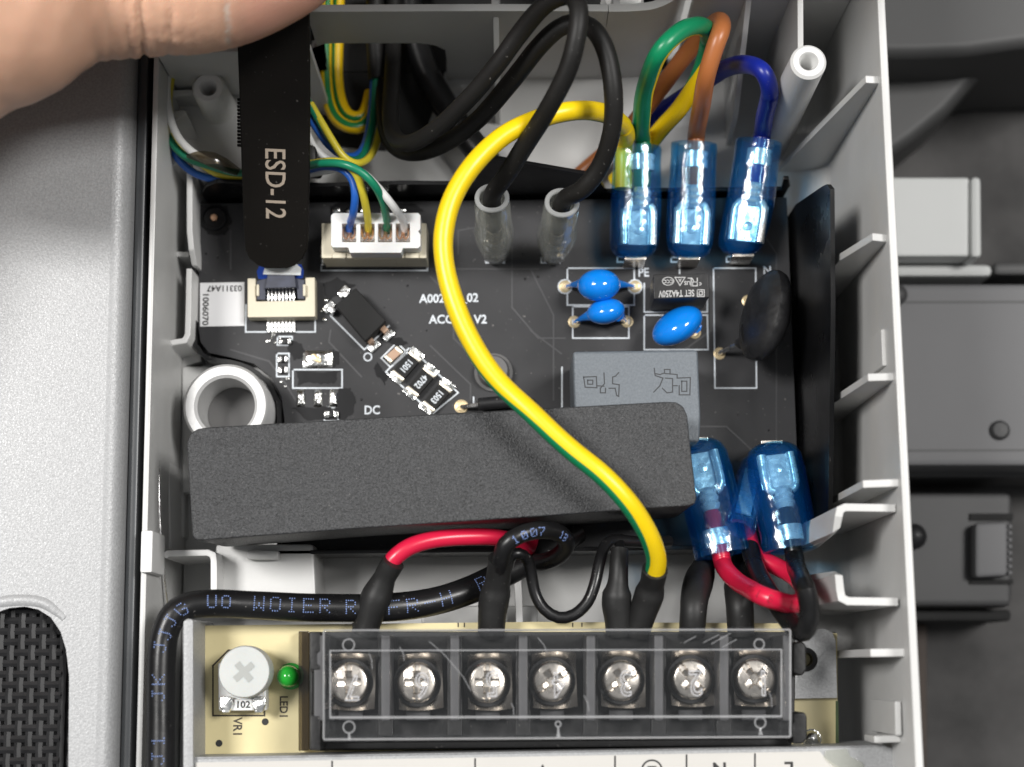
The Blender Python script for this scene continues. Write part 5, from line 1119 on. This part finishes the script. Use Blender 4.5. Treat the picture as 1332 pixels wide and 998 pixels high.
for i, (x, y) in enumerate(zip(scx, scy)):
    ctr = P(x, y, 33); d = 0.5 if i < 3 else -0.2
    put('clamp_plate', cm, (ctr.x + 0.35, ctr.y + 0.1, 31.2), random.uniform(-2, 2), tilt=(0, random.uniform(-3, 3)))
    put('shadow_ring', wm, (ctr.x, ctr.y, 32.0), 0)
    put('terminal_screw', sm, (ctr.x, ctr.y, 32.3), angs[i], tilt=(random.uniform(-2, 2), random.uniform(-2, 2)))
    put('contact_tail', tm_, (ctr.x, P(x, 930, 30.2).y, 30.0))
# ================================================================== clear snap-on cover
cv = thing('terminal_cover', P(724, 890, 30), 'clear scratched plastic cover with raised digits over the terminal screws', 'cover')
cvr = PX([(420, 819.5), (1028.5, 818.5), (1029, 959.5), (420, 963)], 39.6)
x0, y0c, x1c, y1c = cvr[0].x, cvr[2].y, cvr[1].x, cvr[0].y
part('cover_top', MB().prism([(p.x, p.y) for p in cvr], 38.8, 39.6), 'cover_clear', cv, bevel=0.3, segs=3)
part('cover_wall', MB().box((x0 + 0.05, y0c + 0.05, 31.2), (x1c - 0.05, y0c + 0.8, 38.78)), 'cover_clear', cv)
part('cover_wall', MB().box((x0 + 0.05, y1c - 0.95, 31.2), (x1c - 0.05, y1c - 0.2, 38.78)), 'cover_clear', cv)
part('cover_wall', MB().box((x0 + 0.05, y0c + 0.85, 31.2), (x0 + 0.8, y1c - 1.0, 38.78)), 'cover_clear', cv)
part('cover_wall', MB().box((x1c - 0.8, y0c + 0.85, 31.2), (x1c - 0.05, y1c - 1.0, 38.78)), 'cover_clear', cv)
def ridge(pts, r=0.13, z=39.62, cl=False):
    q = [P(x, y, z) for x, y in pts]; part('moulded_ridge', MB().tube([q[0], q[0].lerp(q[1], 0.5), q[1]], r, 8), 'cover_edge', cv)
ridge([(429, 933.5), (1017, 932)], 0.15); ridge([(429, 846.5), (1017, 845)], 0.09); ridge([(429.5, 846), (429.5, 933)], 0.1); ridge([(1016.5, 845), (1016.5, 932)], 0.1)
ridge([(421, 962), (1028, 958.5)], 0.12, 39.5); ridge([(421, 820), (1028, 819.2)], 0.12, 39.5); ridge([(421, 821), (421, 961)], 0.12, 39.5); ridge([(1028, 820), (1028, 958)], 0.14, 39.5)
def ringmark(x, y, r, stem):
    k = scale_at(x, y, 39.6); c = P(x, y, 39.62); ps = [c + Vector((r * k * math.cos(a * math.pi / 10), r * k * math.sin(a * math.pi / 10), 0)) for a in range(21)]
    part('moulding_mark', MB().tube(ps, 0.09, 6), 'cover_edge', cv)
    if stem:
        e = P(x, y + r, 39.62); f = P(x + 0.5, y + stem, 39.62); part('moulding_mark', MB().tube([e, e.lerp(f, 0.5), f], [0.10, 0.14, 0.30], 8), 'cover_edge', cv)
ringmark(453.5, 839, 7.5, 0); ringmark(454, 946, 7.5, 17); ringmark(987.5, 838, 6.5, 0); ringmark(989, 940, 7, 16); ringmark(726, 942, 3.5, 18)
def digit(ch, px, py):
    cu = bpy.data.curves.new('digit', 'FONT'); cu.body = ch; cu.size = 3.0 / 0.69; cu.align_x = 'CENTER'; cu.align_y = 'CENTER'; cu.fill_mode = 'NONE'; cu.bevel_depth = 0.085; cu.bevel_resolution = 1; cu.resolution_u = 4
    ob = bpy.data.objects.new('digit', cu); C.objects.link(ob); dg = bpy.context.evaluated_depsgraph_get(); dg.update(); me = bpy.data.meshes.new_from_object(ob.evaluated_get(dg))
    mt = flat_at(px, py, 39.66, 180, 0.82); mb = MB().add([mt @ v.co for v in me.vertices], [list(p.vertices) for p in me.polygons])
    bpy.data.objects.remove(ob); bpy.data.curves.remove(cu); bpy.data.meshes.remove(me)
    part('raised_digit', mb, 'cover_digit', cv, smooth=60)
for ch, x, y in (('7', 459, 893), ('6', 549, 890), ('5', 640, 888), ('4', 727, 889), ('3', 814, 887), ('2', 905, 887), ('1', 993, 887)): digit(ch, x, y)
random.seed(9)
sc = MB()
for x, y, x2, y2 in ((559, 835, 592, 868), (592, 868, 612, 898), (700, 830, 712, 850), (915, 836, 935, 826), (925, 838, 950, 824), (890, 836, 905, 828), (940, 842, 958, 832), (520, 842, 526, 860), (760, 905, 766, 925), (665, 915, 668, 930), (480, 850, 484, 870), (1000, 900, 1004, 920)):
    frame_lines(sc, [(x, y), ((x + x2) / 2 + 1.5, (y + y2) / 2 - 1), (x2, y2)], 39.605, 0.7, False, 0.008)
part('scratch', sc, 'cover_edge', cv)
# ================================================================== flat black anti-static tool
Zt0, Zt1 = 18.3, 41.5
def tz(py): return Zt0 + (350 - py) / 320 * (Zt1 - Zt0)
esd = thing('antistatic_tool', P(362, 350, Zt0), 'flat black tool printed ESD-12 pressing on the flex connector', 'tool')
edge = [(398, -260), (401, -120), (402, 20), (403, 120), (402.5, 220), (401, 300), (399, 326), (394, 337), (384, 346), (374, 350), (346, 350), (335, 346), (324, 337), (319, 326), (317, 300), (314, 220), (311, 120), (307, 20), (300, -120), (293, -260)]
A_, B_ = P(360, 349, Zt0), P(356, 20, Zt1); axd = (B_ - A_).normalized(); nrm = Vector((1, 0.02, 0)).cross(axd).normalized()
def T(px, py):
    """the tool's own plane"""
    d = CM @ Vector(((px - IW / 2) / FPX, (IH / 2 - py) / FPX, -1.0)); o_ = Vector((0, 0, CAMZ)); return o_ + d * ((A_ - o_).dot(nrm) / d.dot(nrm))
top_ = [T(x, y) for x, y in edge]
part('blade', MB().slab([p - nrm * 1.5 for p in top_], 1.5, nrm), 'esd_black', esd, bevel=0.25, segs=3)
ax = (T(358, 300) - T(356, 100)).normalized(); up = nrm; sd = ax.cross(up).normalized()
ctr = T(357, 239) + nrm * 0.03
mt = Matrix.Translation(ctr) @ Matrix((ax, -sd, up)).transposed().to_4x4()
# letters read downwards
rd = Matrix.Translation(ctr) @ Matrix((ax, up.cross(ax), up)).transposed().to_4x4()
part('printed_mark', text_mb('ESD-12', 27.5 * 0.098, rd @ Matrix.Diagonal((0.90, 1, 1, 1)), 0.03, bold=-0.06), 'esd_print', esd)
gr = MB()
for i in range(14):
    y = 133 + i * 4.6; a = T(307, y) - nrm * 1.2; b = T(314, y) - nrm * 1.2; gr.box((a.x, a.y - 0.12, a.z - 0.6), (b.x + 0.3, b.y + 0.12, b.z))
part('grip_teeth', gr, 'esd_black', esd)
# ================================================================== blue-ended flex cable under the tool
fx = thing('flex_cable', P(365, 358, 15), 'white flex cable with blue stiffener entering the small connector', 'flex cable')
part('stiffener', MB().slab([P(336, 363, 14.6), P(394, 362, 14.6), P(395, 352, 15.6), P(392, 344, 15.8), P(338, 344, 15.8), P(334, 353, 15.6)], 0.2, (0, 0, -1)), 'flex_blue', fx)
part('ribbon', MB().slab([P(342, 357, 16.0), P(391, 358, 16.0), P(392, 349, 16.3), P(384, 342, 16.4), P(346, 342, 16.4)], 0.15, (0, 0, -1)), 'white_plastic', fx)
# ================================================================== hand: the thumb presses the tool from above
hm = bpy.data.materials.new('skin'); hm.use_nodes = True; nt = hm.node_tree; b = nt.nodes['Principled BSDF']
at = nt.nodes.new('ShaderNodeVertexColor'); at.layer_name = 'tone'
tc = nt.nodes.new('ShaderNodeTexCoord'); n1 = nt.nodes.new('ShaderNodeTexNoise'); n1.inputs['Scale'].default_value = 140; n1.inputs['Detail'].default_value = 5; nt.links.new(tc.outputs['Object'], n1.inputs['Vector'])
mr = nt.nodes.new('ShaderNodeMapRange'); mr.inputs['From Min'].default_value = 0.3; mr.inputs['From Max'].default_value = 0.7; mr.inputs['To Min'].default_value = 0.90; mr.inputs['To Max'].default_value = 1.08; nt.links.new(n1.outputs['Fac'], mr.inputs['Value'])
ml = nt.nodes.new('ShaderNodeVectorMath'); ml.operation = 'SCALE'; nt.links.new(at.outputs['Color'], ml.inputs[0]); nt.links.new(mr.outputs['Result'], ml.inputs['Scale']); nt.links.new(ml.outputs[0], b.inputs['Base Color'])
b.inputs['Roughness'].default_value = 0.5; b.inputs['Subsurface Weight'].default_value = 0.25; b.inputs['Subsurface Radius'].default_value = (1.0, 0.35, 0.2); b.inputs['Subsurface Scale'].default_value = 0.0016
n2 = nt.nodes.new('ShaderNodeTexVoronoi'); n2.inputs['Scale'].default_value = 2600; nt.links.new(tc.outputs['Object'], n2.inputs['Vector'])
n3 = nt.nodes.new('ShaderNodeTexNoise'); n3.inputs['Scale'].default_value = 1800; n3.inputs['Detail'].default_value = 4; nt.links.new(tc.outputs['Object'], n3.inputs['Vector'])
ad_ = nt.nodes.new('ShaderNodeMath'); ad_.operation = 'ADD'; nt.links.new(n2.outputs['Distance'], ad_.inputs[0]); nt.links.new(n3.outputs['Fac'], ad_.inputs[1])
bp = nt.nodes.new('ShaderNodeBump'); bp.inputs['Strength'].default_value = 0.07; bp.inputs['Distance'].default_value = 0.0003; nt.links.new(ad_.outputs[0], bp.inputs['Height']); nt.links.new(bp.outputs['Normal'], b.inputs['Normal'])
MATS['skin'] = hm
HS = []                                     # capsule chain pieces (points, radii, flatten)
zc = 57.0
def H(px, py, z=zc): return P(px, py, z - 5.0)
chains = [
    # thumb: tip -> knuckle -> base of the thumb -> ball of the thumb
    ([H(408, -88, 57.0), H(362, -66, 57.4), H(300, -46, 57.8), H(255, -36, 58.4), H(205, -34, 59.2), H(150, -30, 60.2), H(95, -24, 61.5), H(40, -6, 62.5), H(-30, 14, 64), H(-120, 40, 66)], [7.6, 9.0, 9.9, 10.1, 9.9, 10.0, 10.6, 11.6, 13.2, 15]),
    # palm
    ([H(-20, -20, 66), H(-120, -60, 67), H(-260, -60, 68), H(-420, -20, 70)], [15, 20, 22, 21]),
    ([H(-60, -140, 66), H(-180, -180, 67), H(-360, -160, 70)], [14, 19, 20]),
    # index curling under the tool, then the other fingers folded in the palm
    ([H(-40, -190, 66), H(90, -260, 62), H(220, -240, 52), H(310, -170, 42), H(352, -118, 37)], [10.5, 10, 9, 8, 7]),
    ([H(-60, -250, 68), H(40, -330, 62), H(150, -330, 50), H(215, -270, 40), H(235, -215, 35)], [10.5, 10, 9, 8, 7]),
    ([H(-120, -290, 68), H(-40, -380, 60), H(60, -390, 48), H(120, -330, 38), H(140, -280, 34)], [10, 9.5, 8.5, 7.5, 6.8]),
    ([H(-190, -300, 68), H(-140, -400, 58), H(-50, -420, 46), H(10, -370, 38), H(30, -330, 35)], [9, 8.3, 7.5, 6.8, 6]),
    # wrist
    ([H(-260, -80, 69), H(-480, 20, 72), H(-760, 180, 80)], [21, 20, 23]),
]
mb = MB()
for pts, rad in chains:
    ps = spline(pts, 1.5); rs = lerp_list(rad, len(ps))
    # rounded ends
    d0 = (ps[0] - ps[1]).normalized(); d1 = (ps[-1] - ps[-2]).normalized()
    head = [(ps[0] + d0 * rs[0] * math.sin(a), rs[0] * math.cos(a)) for a in (1.50, 1.3, 1.0, 0.7, 0.4, 0.2)]
    tail = [(ps[-1] + d1 * rs[-1] * math.sin(a), rs[-1] * math.cos(a)) for a in (0.2, 0.4, 0.7, 1.0, 1.3, 1.50)]
    mb.tube([p for p, r in head] + ps + [p for p, r in tail], [r for p, r in head] + rs + [r for p, r in tail], 24, flat=0.92)
mb.uv = {}
me0 = mb.mesh('hand_raw'); ho = bpy.data.objects.new('hand', me0); C.objects.link(ho)
md = ho.modifiers.new('weld', 'REMESH'); md.mode = 'VOXEL'; md.voxel_size = 0.00062; md.use_smooth_shade = True
ms = ho.modifiers.new('soft', 'SMOOTH'); ms.factor = 0.5; ms.iterations = 14
dg = bpy.context.evaluated_depsgraph_get(); dg.update()
hme = bpy.data.meshes.new_from_object(ho.evaluated_get(dg)); ho.modifiers.clear(); ho.data = hme; bpy.data.meshes.remove(me0)
# creases, tone
hme.materials.clear(); hme.materials.append(hm)
col = hme.color_attributes.new('tone', 'FLOAT_COLOR', 'POINT')
creases = [(174, 0.3, 0.25, 9), (194, 0.35, 0.3, 8), (213, 0.35, 0.25, 2), (230, 0.3, 0.25, -5), (252, 0.25, 0.3, -6), (152, 0.25, 0.3, 12), (275, 0.15, 0.3, 0), (320, 0.12, 0.3, 0), (166, 0.7, 0.55, 8), (183, 1.0, 0.6, 10), (204, 0.3, 0.5, 4), (222, 0.7, 0.55, -4), (238, 0.3, 0.5, -6), (120, 0.3, 0.8, 14), (140, 0.22, 0.5, 12), (297, 0.28, 0.35, 2)]
inv = CM.transposed()
import array
nv = len(hme.vertices); cols = array.array('f', [0.0] * (4 * nv))
newco = array.array('f', [0.0] * (3 * nv)); nrmls = [v.normal.copy() for v in hme.vertices]
for i, v in enumerate(hme.vertices):
    p = v.co / MM; q = inv @ (p - Vector((0, 0, CAMZ)))
    # position along and across the thumb, in the thumb's own plane
    u = IW / 2 + q.x / -q.z * FPX; vv = IH / 2 - q.y / -q.z * FPX
    d = 0.0; white = 0.0
    if -60 < u < 480 and vv > -200 and p.z > 35:
        for cx, dep, wd, bow in creases:
            xx = u - cx - bow * ((vv - 20) / 60.0) ** 2 * 0.6 - 3.5 * noise.noise(Vector((vv * 0.035, cx, 0)))
            g = math.exp(-(xx / (wd * 9)) ** 2); gw_ = math.exp(-(xx / (wd * 26)) ** 2)
            fade = 0.5 + 0.5 * noise.noise(Vector((vv * 0.02, cx * 0.7, 3)))
            d -= dep * (0.55 + 0.6 * fade) * g - dep * 0.35 * gw_
            if cx == 297: white = max(white, math.exp(-((xx + 1.5 * noise.noise(Vector((vv * .2, 1, 1)))) / 2.2) ** 2) * (0.5 + 0.6 * noise.noise(Vector((vv * 0.11, 5, 2)))))
    d += 0.05 * noise.noise(p * 0.25)
    c = p + nrmls[i] * d
    newco[3 * i:3 * i + 3] = array.array('f', [c.x * MM, c.y * MM, c.z * MM])
    tip = max(0.0, min(1.0, (u - 285) / 50)); base_ = (0.64, 0.385, 0.265); pink = (0.60, 0.30, 0.225)
    t = [base_[k] * (1 - 0.75 * tip) + pink[k] * 0.75 * tip for k in range(3)]
    mott = 0.5 + 0.35 * noise.noise(p * 0.16 + Vector((3, 1, 7))) + 0.3 * noise.noise(p * 0.55); t = [t[0] * (0.95 + 0.1 * mott), t[1] * (0.92 + 0.14 * mott), t[2] * (0.92 + 0.14 * mott)]
    wv = max(0, min(0.9, white * 1.3)); t = [t[k] * (1 - wv) + (0.72, 0.66, 0.58)[k] * wv for k in range(3)]
    cols[4 * i:4 * i + 4] = array.array('f', t + [1.0])
hme.vertices.foreach_set('co', newco); col.data.foreach_set('color', cols); hme.update()
hme.polygons.foreach_set('use_smooth', [True] * len(hme.polygons))
tag(ho, 'bare hand whose thumb presses the flat black tool from the upper left', 'hand')
# thumb nail: a thin curved plate on the upper side of the tip
nc = P(392, -90, 52) + Vector((0, 0.6, 0)); ax_ = (P(408, -88, 52) - P(345, -62, 52)).normalized(); sd_ = ax_.cross(Vector((0, 0, 1))).normalized(); up_ = sd_.cross(ax_)
n, m_ = 11, 9; vs = []
for j in range(m_):
    for i in range(n):
        u, v = i / (n - 1) * 2 - 1, j / (m_ - 1) * 2 - 1
        a = u * 0.78; rr = 8.35 - 0.06 * (v * 3) ** 2
        vs.append(nc + ax_ * (v * 5.6 * (1 - 0.12 * u * u)) + sd_ * (rr * math.sin(a)) + up_ * (rr * math.cos(a) * 0.92))
N = n * m_; f_ = [(j * n + i, j * n + i + 1, (j + 1) * n + i + 1, (j + 1) * n + i) for j in range(m_ - 1) for i in range(n - 1)]
mat('nail', (0.62, 0.40, 0.32), 0.28, var=0.05, coat=0.2)
part('nail', MB().add(vs, f_), 'nail', ho)
